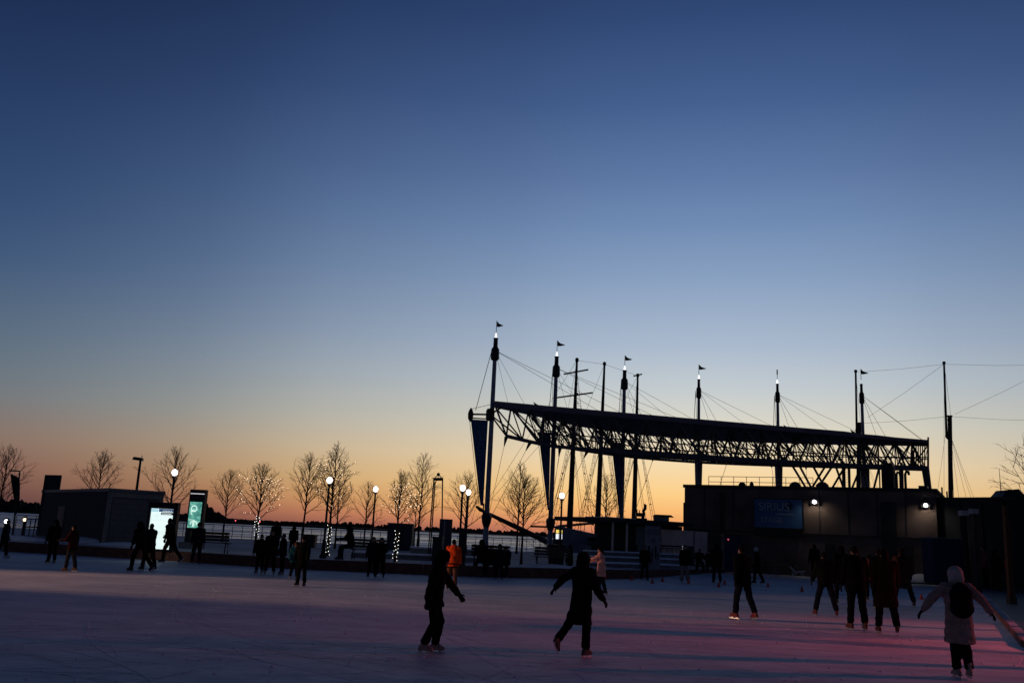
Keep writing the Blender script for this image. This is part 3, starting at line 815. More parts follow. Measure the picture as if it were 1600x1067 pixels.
sp = thing('mast_spar', pix(735, 648, 70), 'short horizontal spar sticking out left from the leftmost canopy mast', 'spar')
a = pix(735.5, 647, 70); b = pix(766, 647.5, 70)
MB().tube(a, b, .075, n=8).build('bar', M_BLACK, sp, world=True)
MB().lathe(a + V((0, 0, -.45)), [(.05, -.15), (.2, .1), (.22, .5), (.15, .75), (.04, .95)], 8).build('end_fitting', M_BLACK, sp, world=True)
MB().tube(a + V((0, 0, .4)), F[0] + V((.3, 0, -.1)), .02, n=4).build('brace_cable', M_CABLE, sp, world=True)
MB().lathe(b + V((0, 0, -.5)), [(.25, 0), (.34, .15), (.34, .8), (.25, .95)], 8).build('mast_clamp', M_BLACK, sp, world=True)
MB().tube(b, F[0] + V((.6, .5, -.35)), .07, n=6).build('link_strut', M_BLACK, sp, world=True)
MB().tube(b, Bf[1], .06, n=6).build('link_strut', M_BLACK, sp, world=True)
MB().tube(b, Bf[0], .07, n=6).build('link_strut', M_BLACK, sp, world=True)

# ------------------------------------------------------------------ tall ships
def shroud(ship, top, feet, nm='shroud', rungs=True):
    """rope ladder from a mast top to a row of feet"""
    m_ = MB()
    for f in feet: m_.tube(top, f, .028, n=4)
    if rungs:
        nn = 22
        for k in range(2, nn):
            s = k / nn; a = V(top) + (V(feet[0]) - V(top)) * s; b = V(top) + (V(feet[-1]) - V(top)) * s
            m_.tube(a, b, .018, n=3)
            if k % 4 == 2: m_.ball((a + (b - a) * .3), .09, 5, 3)
    m_.build(nm, M_ROPE, ship, world=True)


def mast(ship, p0, p1, r0, r1, nm='mast'):
    MB().path([p0, (V(p0) + V(p1)) * .5, p1], [r0, (r0 * .6 + r1 * .4), r1], 8).build(nm, M_SPAR, ship, world=True)


sh = thing('three_masted_ship', at(900, 100, -1.5), 'three-masted tall ship with long bowsprit moored behind the canopy', 'ship')
fm = [(888.5, 901.5, 832, 563, 100), (932, 944.5, 832, 569, 106), (989.5, 996.5, 832, 587, 114)]
tops = []; feet_ = []
for bx_, tx, by, ty, Y in fm:
    p0 = at(bx_, Y, 0.6); p1 = pix(tx, ty, Y)
    mast(sh, p0, p1, .36, .12); tops.append(p1); feet_.append(p0)
    MB().lathe(p1 + V((0, 0, -.2)), [(.12, 0), (.2, .1), (.2, .4), (.08, .5)], 8).build('truck', M_SPAR, sh, world=True)
for px0, py0, px1, py1, Y in ((881, 584.5, 919, 577.5, 100), (868, 621.5, 926, 613.5, 100), (990, 587.5, 1003, 584.5, 114)):
    MB().tube(pix(px0, py0, Y - .3), pix(px1, py1, Y + .3), .09, n=6).build('yard', M_SPAR, sh, world=True)
for i in range(3):
    f = feet_[i]; t_ = f + (tops[i] - f) * .72
    ax = V((8.6, 15, 0)).normalized(); sd = V((ax.y, -ax.x, 0))
    for s in (-1, 1):
        shroud(sh, t_, [f + sd * (s * 3.0) + ax * q + V((0, 0, -.1)) for q in (.2, 1.1, 2.2)])
        shroud(sh, f + (tops[i] - f) * .55, [f + sd * (s * 2.6) - ax * q for q in (.8, 2.0)], 'backstay', False)
    for q in (.995, .6):
        m_ = MB(); m_.tube(f + (tops[i] - f) * q, feet_[0] - ax * (6 if i == 0 else -3) + ax * (0 if i == 0 else 5 * i) + V((0, 0, .6)), .018, n=3); m_.build('stay', M_ROPE, sh, world=True)
for a, b in ((0, 1), (1, 2)):
    MB().tube(tops[a], tops[b], .018, n=3).build('stay', M_ROPE, sh, world=True)
    MB().tube(tops[b], feet_[a] + (tops[a] - feet_[a]) * .55, .018, n=3).build('stay', M_ROPE, sh, world=True)
shroud(sh, tops[0] + V((0, 0, -1)), [feet_[0] + (tops[0] - feet_[0]) * .66 + V((x, .3, 0)) for x in (.3, 1.0)], 'ratlines')
bow = at(868, 92.5, .9); tip = pix(752, 797, 86.5)
MB().path([bow, bow + (tip - bow) * .6, tip], [.30, .24, .14], 8).build('bowsprit', M_SPAR, sh, world=True)
MB().tube(tip, tip + V((-.5, -.2, .35)), .2, .12, n=6).build('bowsprit_end', M_SPAR, sh, world=True)
m_ = MB()
for s in (-.35, .35):
    m_.tube(tip + V((.6, 0, -.2)), bow + V((s * 3, 0, -.9)), .02, n=3)
for k in range(1, 9):
    c = bow + (tip - bow) * (k / 10)
    m_.tube(c + V((-.3, 0, -.3)), c + V((.25, 0, -.75)), .015, n=3); m_.tube(c + V((.25, 0, -.3)), c + V((-.2, 0, -.8)), .015, n=3)
m_.build('bowsprit_net', M_ROPE, sh, world=True)
MB().tube(tip + V((1.2, 0, -.5)), at(840, 92, -.6), .018, n=3).build('bobstay', M_ROPE, sh, world=True)
MB().tube(tip, feet_[0] + (tops[0] - feet_[0]) * .75, .018, n=3).build('stay', M_ROPE, sh, world=True)
MB().tube(tip, tops[0], .018, n=3).build('stay', M_ROPE, sh, world=True)
ax = V((8.6, 15, 0)).normalized(); sd = V((ax.y, -ax.x, 0)); b0 = V((bow.x, bow.y, 0))
hr = []
for s, w_, zt_, zk in ((0, .15, 1.35, 0.2), (2.5, 1.6, 1.15, -1.2), (7, 2.9, .95, -1.9), (15, 3.3, .8, -2), (26, 3.0, .9, -2), (32, 2.0, 1.3, -1.2)):
    c = b0 + ax * s
    hr.append([c - sd * w_ + V((0, 0, zt_)), c - sd * (w_ * .9) + V((0, 0, -.6)), c - sd * (w_ * .3) + V((0, 0, zk)), c + sd * (w_ * .3) + V((0, 0, zk)), c + sd * (w_ * .9) + V((0, 0, -.6)), c + sd * w_ + V((0, 0, zt_))])
MB().loft(hr).build('hull', M_HULL, sh, world=True)
for s0, s1, w_, h in ((9, 13.5, 1.5, 1.0), (17, 22, 1.7, .9)):
    c0 = b0 + ax * s0; c1 = b0 + ax * s1
    MB().loft([[p + V((0, 0, .9)) for p in (c0 - sd * w_, c1 - sd * w_, c1 + sd * w_, c0 + sd * w_)], [p + V((0, 0, .9 + h)) for p in (c0 - sd * w_ * .9, c1 - sd * w_ * .9, c1 + sd * w_ * .9, c0 + sd * w_ * .9)]]).build('deckhouse', M_HULLD, sh, world=True)
a = pix(872, 822, 98); b = pix(928, 817, 105)
MB().tube(a, b, .14, n=6).build('boom', M_SPAR, sh, world=True)
a = pix(828, 818, 94); MB().tube(pix(829, 822, 95), pix(872, 823.5, 97), .1, n=6).build('boom', M_SPAR, sh, world=True)
MB().loft([[at(862, 95, .9), at(950, 103, .6), at(955, 106, .6), at(865, 97, .9)], [pix(868, 821, 95.5), pix(945, 838, 103), pix(950, 838, 105), pix(872, 821, 97)]]).build('winter_cover', M_HULL, sh, world=True)

s2 = thing('two_masted_schooner', at(1420, 112, -1.5), 'two-masted schooner whose bare masts rise behind the right of the stage building', 'ship')
for bx_, tx, ty, cx_, cy, Y in ((1340, 1337, 580, 1342.5, 661, 108), (1487, 1475, 567, 1484, 650, 108)):
    p0 = at(bx_, Y, -.5); pc = pix(cx_, cy, Y); pt = pix(tx, ty, Y); ps = pix(tx + (4 if tx > 1400 else 2), cy + 33, Y)
    mast(s2, p0, pc, .29, .26); MB().path([ps, pt], [.15, .12], 8).build('topmast', M_SPAR, s2, world=True)
    MB().tube(pix(tx + (2.5 if tx > 1400 else .5), cy, Y), pc + V((.3, 0, 0)), .12, n=6).build('mast_cap', M_SPAR, s2, world=True)
    MB().tube(ps, pix(cx_ + .5, cy + 38, Y), .12, n=6).build('heel_clamp', M_SPAR, s2, world=True)
    MB().ball(pt, .22, 8, 5).build('truck', M_SPAR, s2, world=True)
    for dx in (2, 5):
        shroud(s2, pix(cx_ + 2, cy + 20, Y), [at(bx_ + dx + q, Y + .2, 1) for q in (0, 2.0)])
    for q in ((-34 if tx > 1400 else -48), (-60 if tx < 1400 else -12), 22, 44, 58, 66):
        MB().tube(pix(cx_ + (1 if q > 0 else -3), cy + 30 if q > 0 else cy, Y) if abs(q) > 20 else pt, at(bx_ + q, Y + 1, 2.5), .018, n=3).build('stay', M_ROPE, s2, world=True)
    MB().tube(pt, pix(cx_ + 2, cy + 2, Y), .02, n=3).build('stay', M_ROPE, s2, world=True)
TL = pix(1337, 581, 108); TR = pix(1475, 567, 108)
for a, b in (((1341, 581), (1475, 569)), ((1350, 661), (1477, 651)), ((1475, 569), (1640, 570)), ((1490, 651), (1640, 657)), ((1492, 647), (1640, 575)), ((1475, 569), (1356, 652))):
    A_, B_ = pix(*a, 108), pix(*b, 108)
    MB().path([A_, (A_ + B_) / 2 - V((0, 0, .12)), B_], .018, 3).build('stay', M_ROPE, s2, world=True)
h0 = at(1310, 108, 0); h1 = at(1660, 108, 0); hr = []
for s, w_, zt_ in ((0, .3, 1.2), (.12, 2.4, .9), (.4, 3.1, .7), (.8, 2.8, .8), (1, 1.6, 1.2)):
    c = h0 + (h1 - h0) * s; c.z = 0
    hr.append([c + V((0, -w_, zt_)), c + V((0, -w_ * .9, -.7)), c + V((0, -w_ * .3, -2)), c + V((0, w_ * .3, -2)), c + V((0, w_ * .9, -.7)), c + V((0, w_, zt_))])
MB().loft(hr).build('hull', M_HULLD, s2, world=True)
an = thing('whip_aerial', at(1564, 57, 5.45), 'thin whip aerial standing on the dark low building', 'aerial')
MB().path([at(1565, 57, 5.45), pix(1561, 731, 57)], [.035, .012], 5).build('rod', M_BLACK, an, world=True)

# ------------------------------------------------------------------ bare winter trees
def grow(m_, p, d, L, r, depth, segs, rnd, up):
    n_ = 4 if depth < 2 else 3
    pts = [V(p)]; d = V(d); rad = [r]
    for i in range(n_):
        d = (d + V((rnd.uniform(-1, 1), rnd.uniform(-1, 1), rnd.uniform(-.3, .3))) * .13 + V((0, 0, up))).normalized()
        pts.append(pts[-1] + d * (L / n_)); rad.append(r * (1 - .8 * (i + 1) / n_))
    m_.path(pts, rad, 4 if depth < 2 else 3)
    segs += [(pts[i], pts[i + 1], depth) for i in range(n_)]
    if depth < 3:
        cnt = max(1, round((7, 5, 3)[depth - 1] * min(1, .35 + L * .9))) if depth == 1 else (4, 3)[depth - 2] if depth < 4 else 0
        for k in range(cnt):
            s = .22 + .74 * (k + rnd.random()) / cnt
            i = min(n_ - 1, int(s * n_)); q = pts[i] + (pts[i + 1] - pts[i]) * (s * n_ - i)
            dd = (pts[i + 1] - pts[i]).normalized()
            side = dd.orthogonal().normalized(); side.rotate(Quaternion(dd, rnd.uniform(0, 6.283)))
            nd = (dd * .72 + side * rnd.uniform(.45, .8)).normalized()
            grow(m_, q, nd, L * rnd.uniform(.34, .55) * (1.1 - .45 * s), max(.005, r * .5), depth + 1, segs, rnd, .05)


def tree(px, base_y, top_y, Y, spread, lb, seed, fork=.3, nb=26, lean=0.0, zg=.42, twin=False):
    fork -= .04
    rnd = random.Random(seed)
    b = at(px, Y, zg); zt = pix(px, top_y, Y).z; H = zt - zg
    t = thing('bare_tree', b, lb, 'tree', 'bare young trees round the plaza')
    tr = MB(); pts = []; rad = []
    r0 = .030 + .0085 * H
    for i in range(9):
        s = i / 8
        pts.append(V((lean * s * H + rnd.uniform(-.03, .03) * H * s * .4, rnd.uniform(-.02, .02) * H * s * .4, H * .97 * s))); rad.append(r0 * (1.25 if i == 0 else 1) * (1 - .88 * s))
    tr.path(pts, rad, 7)
    tr.build('trunk', M_BARK, t, smooth=True)
    cr = MB(); segs = []
    for k in range(nb):
        s = fork + (.95 - fork) * ((k + rnd.random() * .8) / nb) ** .9
        i = min(7, int(s * 8)); q = pts[i] + (pts[i + 1] - pts[i]) * (s * 8 - i)
        a = k * 2.39996 + rnd.uniform(-.4, .4); u = (s - fork) / (1 - fork)
        L = 1.14 * spread * H * (1.0 - .86 * u) * (.78 + .32 * min(1, u * 5)) * rnd.uniform(.78, 1.1)
        tilt = R(54 - 30 * u + rnd.uniform(-8, 8))
        grow(cr, q, (math.sin(tilt) * math.cos(a), math.sin(tilt) * math.sin(a), math.cos(tilt)), L, r0 * .42 * (1 - .55 * u), 1, segs, rnd, .105)
    cr.build('crown', M_BARK, t)
    return t, b, pts, segs, rnd


TREES = [
    (-8, 842, 694, 52, .44, 'bare tree cut by the left edge of the view', 1, .28, 24, .01),
    (142, 848, 704, 58, .40, 'bare tree rising behind the dark grey booth', 2, .42, 26, .02),
    (262, 845, 698, 56, .40, 'bare tree behind the white light box and its globe lamp', 3, .35, 24, -.025),
    (347, 848, 733, 62, .42, 'bare tree just right of the green lit pylon', 4, .38, 24, .015),
    (397, 861, 723, 43, .40, 'tree strung with lights farthest left, right of the green pylon', 5, .40, 28, .005),
    (471, 851, 703, 60, .36, 'tall bare tree behind the man standing alone on the ice', 6, .36, 28, .015),
    (511, 866, 690, 43.5, .34, 'tallest tree strung with lights, beside the globe lamp near the railing', 7, .36, 32, .012),
    (523, 850, 748, 58, .34, 'slim bare tree directly behind the tallest lit tree', 8, .4, 18, .0),
    (568, 849, 752, 66, .44, 'small bare tree left of the lone globe lamp over the couple', 9, .3, 22, .01),
    (617, 875, 733, 40, .34, 'lit tree whose glowing trunk stands before the dark square hut', 10, .42, 28, .003),
    (646, 855, 772, 66, .36, 'small bare tree just right of the dark square hut', 11, .35, 18, .01),
    (652, 855, 705, 68, .33, 'tall slender bare tree left of the metal ladder frame', 12, .36, 26, .01),
    (724, 866, 738, 54, .40, 'bare tree behind the pair of globe lamps', 13, .38, 26, .006),
    (807, 852, 722, 70, .38, 'taller bare tree rising behind the ship bowsprit', 14, .35, 24, .006),
    (814, 880, 742, 44, .44, 'nearer bare tree under the canopy corner, right of the leftmost mast', 15, .38, 28, .003),
    (945, 862, 738, 57, .36, 'bare tree among the ship rigging left of the kiosk', 16, .38, 24, .002),
    (1654, 868, 660, 46, .40, 'bare tree reaching in at the right edge of the view', 17, .35, 24, .0)]
LIT = {4: ('warm', 'warm light string in the crown of the lit tree farthest left', 'white light string round the trunk of the lit tree farthest left', (838, 806)),
       6: ('warm', 'warm light string in the crown of the tallest lit tree', 'white light string down the trunk of the tallest lit tree', (866, 820)),
       9: ('warm', 'warm light string in the crown above the dark square hut', 'white light string on the trunk before the dark square hut', (875, 829))}
for k, a in enumerate(TREES):
    px, by, ty, Y, spd, lb, seed, fork, nb, lean = a
    t, b, pts, segs, rnd = tree(px, by, ty, Y, spd, lb, seed, fork, nb, lean)
    if k in LIT:
        _, l1, l2, (yb, yt) = LIT[k]
        H = pts[-1].z
        m_ = MB(); cnt = 0
        pool = [s for s in segs if s[2] <= 2 and .30 * H < s[0].z < .86 * H]
        while cnt < 170:
            s = rnd.choice(pool); q = s[0] + (s[1] - s[0]) * rnd.random()
            if rnd.random() < .2 + abs(q.x) / (.2 * H): m_.ball(q + V((0, 0, .02)), rnd.uniform(.010, .019), 5, 3); cnt += 1
        tag(link('string_lights', m_.mesh('string_lights'), M_FAIRY), l1, 'string lights', 'light strings on the trees', 'stuff').location = b
        m_ = MB(); z0 = max(0.03, pix(px, yb, Y).z - .42); z1 = pix(px, yt, Y).z - .42
        for j in range(26):
            s = j / 25; z = z0 + (z1 - z0) * s; i = min(7, int(z / (H * .97) * 8)); q = pts[i] + (pts[i + 1] - pts[i]) * min(1, max(0, z / (H * .97) * 8 - i))
            an_ = j * 1.9 + rnd.uniform(-.5, .5); rr = .075 + .05 * rnd.random()
            m_.ball((q.x + rr * math.cos(an_), q.y + rr * math.sin(an_) - .02, z), rnd.uniform(.010, .015), 5, 3)
        tag(link('string_lights', m_.mesh('string_lights'), M_FAIRYC), l2, 'string lights', 'light strings on the trees', 'stuff').location = b

# ------------------------------------------------------------------ globe lamps
def globe_lamp():
    t = thing('globe_lamp', (0, 0, 0), 'x', 'street lamp', 'lit globe lamps on the plaza')
    MB().lathe((0, 0, 0), [(.16, 0), (.16, .12), (.10, .2), (.085, .75), (.07, .8)], 10).build('base', M_BLACK, t)
    MB().lathe((0, 0, .8), [(.055, 0), (.045, 2.35)], 8).build('pole', M_BLACK, t)
    MB().lathe((0, 0, 3.15), [(.05, 0), (.10, .03), (.10, .07), (.06, .1)], 10).build('collar', M_BLACK, t)
    MB().ball((0, 0, 3.4), .118, 16, 10, (1, 1, 1.1)).build('globe', M_GLOBE, t, smooth=True)
    return t


GL = [(273, 738, 'globe lamp between the white light box and the green pylon'), (515, 750, 'globe lamp standing against the tallest lit tree'), (587, 764, 'globe lamp on its own above the standing couple'),
      (723, 762, 'taller-looking globe lamp of the pair left of the banner mast'), (732, 769, 'lower globe lamp of the pair left of the banner mast'), (878, 774, 'globe lamp between the second and third canopy masts')]
g0 = globe_lamp()
for k, (px, py, lb) in enumerate(GL):
    o = g0 if k == 0 else dup(g0)
    lo, hi = 20.0, 80.0
    for _ in range(40):
        Y = (lo + hi) / 2
        if pix(px, py, Y).z > .42 + 3.4: hi = Y
        else: lo = Y
    o.location = at(px, lo, 3.8).xy.to_3d() + V((0, 0, .42)); o['label'] = lb
# a thicker box on the foot of one lamp, a control box
p = at(721, 40.4, .42)
bx0 = thing('electrical_box', p, 'narrow dark electrical cabinet at the foot of the paired globe lamps', 'cabinet')
MB().box(-.16, .16, -.22, -.09, 0, 1.45).build('body', M_BIN, bx0); MB().box(-.17, .17, -.23, -.08, 1.454, 1.5).build('lid', M_BLACK, bx0)
# lit window box behind the lamp
p = at(873, 86, 1.0)
lw = thing('lit_window_panel', V((p.x, p.y, pix(870, 842, 86).z)), 'small panel of four lit yellow and white squares by the ship', 'lit panel')
z0 = pix(870, 842, 86).z; zt_ = pix(870, 827, 86).z; dz = (zt_ - z0)
MB().box(-.33, .33, .0, .12, -2.2, dz + .06).build('frame', M_BLACK, lw)
for ix, x in enumerate((-.3, .03)):
    MB().box(x, x + .26, -.03, -.004, .02, dz * .56).build('pane', glow('white_window', (.85, .9, 1.0), 1.1), lw)
    MB().box(x, x + .26, -.03, -.004, dz * .63, dz * .98).build('pane', glow('yellow_window', (1.0, .72, .12), 1.0), lw)

# tall cobra-head street light
b = at(202.5, 50, .42); tz = pix(208, 718, 50).z - .42
cl = thing('area_light', b, 'unlit flat-headed area light on a tall pole behind the dark booth', 'street lamp')
MB().lathe((0, 0, 0), [(.14, 0), (.09, .3), (.065, tz)], 8).build('pole', M_BLACK, cl)
MB().loft([[(-.42, -.14, tz), (.12, -.14, tz - .05), (.12, .14, tz - .05), (-.42, .14, tz)], [(-.36, -.12, tz + .16), (.1, -.12, tz + .12), (.1, .12, tz + .12), (-.36, .12, tz + .16)]]).build('head', M_BLACK, cl)
MB().tube((0.05, 0, tz + .1), (.05, 0, tz + .26), .02).build('photocell', M_BLACK, cl)

# ------------------------------------------------------------------ dark booth on the left
A = at(158, 46, .42); Bq = at(246, 47.6, .42); C = at(56, 57, .42); D = Bq + (C - A)
bt = thing('service_booth', A, 'dark grey flat-roofed booth with a tall fin at its left end', 'booth')
MB().prism([A, Bq, D, C], .42, 3.0).build('wall', M_WALLD, bt, world=True)
ctr = (A + D) / 2
o_ = [p + (p - ctr).normalized() * .15 for p in (A, Bq, D, C)]
MB().prism(o_, 3.004, 3.16).build('roof', M_STEEL, bt, world=True)
d = (Bq - A).normalized(); nn = V((d.y, -d.x, 0))


def face(m_, s0, s1, z0, z1, t0, t1, a=A, dd=d, n2=nn):
    q = [a + dd * s0 + n2 * t0, a + dd * s1 + n2 * t0, a + dd * s1 + n2 * t1, a + dd * s0 + n2 * t1]
    return m_.loft([[V((p.x, p.y, z0)) for p in q], [V((p.x, p.y, z1)) for p in q]])


LW = (Bq - A).length
M_BOOTHF = mat('booth_grey_frame', (.19, .175, .17), .8, .2)
face(MB(), 0, LW, 2.72, 2.98, .004, .06).build('fascia', M_BOOTHF, bt, world=True)
face(MB(), 0, .22, .44, 2.716, .004, .06).build('corner_post', M_BOOTHF, bt, world=True)
face(MB(), LW - .2, LW, .44, 2.716, .004, .06).build('corner_post', M_BOOTHF, bt, world=True)
face(MB(), .26, LW - .24, .5, 2.68, .004, .025).build('shutter', mat('booth_shutter', (.13, .12, .125), .75, .15), bt, world=True)
for k in range(1, 8):
    face(MB(), .27, LW - .25, .5 + k * .27, .512 + k * .27, .028, .034).build('shutter_rib', M_BLACK, bt, world=True)
face(MB(), LW - 1.2, LW - .95, 1.55, 1.95, .036, .05).build('notice', mat('grey_notice', (.12, .12, .13), .8), bt, world=True)
d2 = (C - A).normalized(); n3 = V((-d2.y, d2.x, 0))
if n3.y > 0: n3 = -n3
LW2 = (C - A).length
face(MB(), LW2 * .56, LW2 * .66, .9, 2.2, .004, .05, A, d2, n3).build('window_frame', M_BOOTHF, bt, world=True)
face(MB(), LW2 * .58, LW2 * .64, 1.05, 2.05, .054, .06, A, d2, n3).build('pane', M_BLACK, bt, world=True)
p = C; fz = pix(72, 742, 57).z
MB().prism([at(62, 56.6, 2).xy.to_3d(), at(88, 56.0, 2).xy.to_3d(), at(89, 56.4, 2).xy.to_3d(), at(63, 57.0, 2).xy.to_3d()], .42, fz).build('fin', M_WALLD, bt, world=True)

# snow heap in front of the booth
def heap(px, Y, zg, rx, ry, h, lb, seed):
    rnd = random.Random(seed); c = at(px, Y, zg); m_ = MB(); n_ = 22; rings = []
    ph = [rnd.uniform(.75, 1.2) for _ in range(n_)]
    for i in range(6):
        s = i / 5
        rings.append([V((c.x + rx * (1 - s * .97) * ph[j] * math.cos(j * 6.2832 / n_), c.y + ry * (1 - s * .97) * ph[j] * math.sin(j * 6.2832 / n_), zg - .03 + h * (1 - (1 - s) ** 1.8) * rnd.uniform(.85, 1.1))) for j in range(n_)])
    m_.loft(rings)
    o = tag(link('snow_heap', m_.mesh('snow_heap', c, True), M_SNOWCAP), lb, 'snow heap', 'heaps of cleared snow'); o.location = c
    return o


heap(128, 46.5, .42, 1.6, .8, .3, 'low snow heap against the dark booth', 1)
heap(200, 44.5, .42, 2.4, .7, .2, 'long snow heap along the foot of the booth shutter', 2)
heap(20, 46, .42, 2.2, 1.0, .25, 'snow heap by the leaning banner pole', 3)
heap(1242, 64, .12, 2.4, 1.0, .35, 'snow heap beside the white folded chair under the sign', 4)
heap(1440, 58, .12, 1.7, .9, .5, 'snow heap left of the navy container', 5)
heap(860, 43, .42, 1.8, .7, .18, 'snow heap around the dark bench by the second mast', 6)

# ------------------------------------------------------------------ lit advertising boxes
p = at(246, 39.4, .42)
ab = thing('light_box', p, 'glowing white information light box in a dark frame', 'light box', None, R(-4))
zs = lambda y: pix(246, y, 39.4).z - .42
MB().box(-.55, .62, -.02, .20, zs(794) , zs(784)).build('head_panel', M_BLACK, ab)
MB().box(-.62, -.50, -.05, .22, -.02, zs(784) + .01).build('side_frame', M_BLACK, ab)
MB().box(.50, .68, -.05, .22, -.02, zs(784) + .01).build('side_frame', M_BLACK, ab)
MB().box(-.5, .5, .02, .20, 0, zs(857.5)).build('foot_panel', M_BLACK, ab)
PW = glow('light_box_white', (.80, .97, .93), 1.05, .12, 2.0)
MB().box(-.5, .5, 0.01, .12, zs(857.4), zs(794.1)).build('panel', PW, ab)
MB().box(-.16, .5, -.004, .006, zs(799), zs(794.3)).build('header', glow('header_blue', (.02, .06, .16), .8), ab)
MB().box(-.05, .5, -.004, .006, zs(803.5), zs(799.8)).build('header_strip', M_BLACK, ab)
MB().box(-.5, -.18, -.003, .006, zs(799.5), zs(794.5)).build('corner_block', glow('header_pale', (.45, .75, .85), .9), ab)
rnd = random.Random(5)
for k in range(7):
    x = .0 + k * .062; MB().box(x, x + rnd.uniform(.03, .05), -.008, -.004, zs(802.6), zs(801)).build('caption_stroke', glow('caption_white', (.8, .9, .9), .8), ab)
for k in range(6):
    x = .02 + k * .07; MB().box(x, x + rnd.uniform(.03, .05), -.008, -.004, zs(798), zs(796.8)).build('caption_stroke', MATS['caption_white'], ab)
M_FAINT = glow('faint_print', (.62, .80, .80), .95)
for y in (809, 816, 826, 836, 845):
    MB().box(-.46, .46, -.002, .006, zs(y + .5), zs(y)).build('print_line', M_FAINT, ab)

p = at(298, 45, .42)
gp = thing('advert_pylon', p, 'tall dark pylon with a glowing green poster', 'pylon', None, R(-6))
zs = lambda y: pix(298, y, 45).z - .42
MB().box(-.38, .42, 0, .3, .3, zs(764)).build('case', M_BLACK, gp)
MB().box(-.6, .5, -.1, .4, 0, .3).build('plinth', M_CONC, gp)
MB().box(-.34, .38, -.014, -.003, zs(771.2), zs(770)).build('light_strip', glow('strip_white', (.9, .85, .9), .7), gp)
gm = bpy.data.materials.new('green_poster'); gm.use_nodes = True
nt = gm.node_tree; pb_ = nt.nodes['Principled BSDF']; t_ = nt.nodes.new('ShaderNodeTexCoord'); nz = nt.nodes.new('ShaderNodeTexNoise'); nz.inputs['Scale'].default_value = 3.2; nz.inputs['Distortion'].default_value = 1.2
nt.links.new(t_.outputs['Object'], nz.inputs['Vector']); cr = nt.nodes.new('ShaderNodeValToRGB')
for e, (q, c) in zip([cr.color_ramp.elements[0], cr.color_ramp.elements[1], cr.color_ramp.elements.new(.5), cr.color_ramp.elements.new(.6)], ((.3, (.02, .16, .12, 1)), (.75, (.55, .8, .5, 1)), (.45, (.06, .32, .25, 1)), (.58, (.16, .5, .36, 1)))):
    e.position = q; e.color = c
nt.links.new(nz.outputs['Fac'], cr.inputs[0]); nt.links.new(cr.outputs[0], pb_.inputs['Emission Color']); pb_.inputs['Emission Strength'].default_value = .9
MB().box(-.30, .31, -.02, -.002, zs(824), zs(783.5)).build('poster', gm, gp)
M_PALEG = glow('poster_pale', (.7, .95, .85), .9)


def ring(cx_, cz, r, w_, a0=0, a1=6.2832):
    m_ = MB(); n_ = 14
    for i in range(n_):
        q0 = a0 + (a1 - a0) * i / n_; q1 = a0 + (a1 - a0) * (i + 1) / n_
        m_.face([(cx_ + math.cos(q) * rr_, -.026, cz + math.sin(q) * rr_) for q, rr_ in ((q0, r - w_), (q1, r - w_), (q1, r + w_), (q0, r + w_))])
    return m_


ring(-.06, zs(794), .14, .022).build('poster_swirl', M_PALEG, gp)
ring(.0, zs(819), .17, .03, 0, 3.14).build('poster_arch', M_PALEG, gp)
ring(-.1, zs(800), .1, .018, .5, 4.5).build('poster_curl', M_PALEG, gp)
MB().box(-.06, .02, -.03, -.024, zs(822), zs(812)).build('poster_figure', M_PALEG, gp)

# ------------------------------------------------------------------ leaning banner, bollard lights and fence at far left
b = at(19, 47, .42)
bp_ = thing('banner_pole', b, 'dark feather banner on a pole at the far left of the plaza', 'banner')
zz = lambda y: pix(24, y, 47).z - .42
dx = lambda x, y: (pix(x, y, 47) - b).x
MB().path([(0, 0, 0), (dx(31, 737), 0, zz(737))], [.05, .04], 7).build('pole', M_BLACK, bp_)
MB().tube((dx(14.5, 736), 0, zz(735.5)), (dx(32, 735), 0, zz(735.5)), .035, n=6).build('arm', M_BLACK, bp_)
MB().loft([[(dx(16, 741), -.01, zz(740)), (dx(30, 746), -.01, zz(746)), (dx(30, 746), .02, zz(746)), (dx(16, 741), .02, zz(740))], [(dx(19, 760), -.04, zz(760)), (dx(31.5, 757), -.04, zz(757)), (dx(31.5, 757), -.01, zz(757)), (dx(19, 760), -.01, zz(760))],
           [(dx(22, 782), .0, zz(782)), (dx(30.5, 778), .0, zz(778)), (dx(30.5, 778), .03, zz(778)), (dx(22, 782), .03, zz(782))], [(dx(24, 803), -.01, zz(803)), (dx(26, 803), -.01, zz(803)), (dx(26, 803), .02, zz(803)), (dx(24, 803), .02, zz(803))]]).build('cloth', M_FLAG, bp_)
for px, py, Y, c, st, lb in ((5, 814, 44, (.95, .95, 1), 8, 'brightest small white bollard light at the far left'), (34.5, 811.5, 52, (1, .62, .3), 4, 'dim amber bollard light between the banner pole and the booth')):
    b = at(px, Y, .42); z = pix(px, py, Y).z - .42
    t = thing('bollard_light', b, lb, 'bollard light', 'bollard lights at the far left')
    MB().lathe((0, 0, 0), [(.10, 0), (.10, .1), (.07, .14), (.07, z - .1)], 8).build('post', M_BLACK, t)
    MB().ball((0, 0, z), .09, 10, 6).build('lamp', glow('bollard_%d' % px, c, st), t)
    MB().lathe((0, 0, z + .08), [(.12, 0), (.12, .04), (.03, .09)], 8).build('cap', M_BLACK, t)
a = at(37, 50, .42); b = at(58, 52, .42)
fn = thing('tube_barrier', a, 'low grey tube barrier beside the left end of the booth', 'barrier')
for z in (1.0, .55): MB().tube(a + V((0, 0, z)), b + V((0, 0, z)), .03).build('rail', M_CONC, fn, world=True)
for k in range(4): q = a + (b - a) * k / 3; MB().tube(q, q + V((0, 0, 1.0)), .03).build('post', M_CONC, fn, world=True)

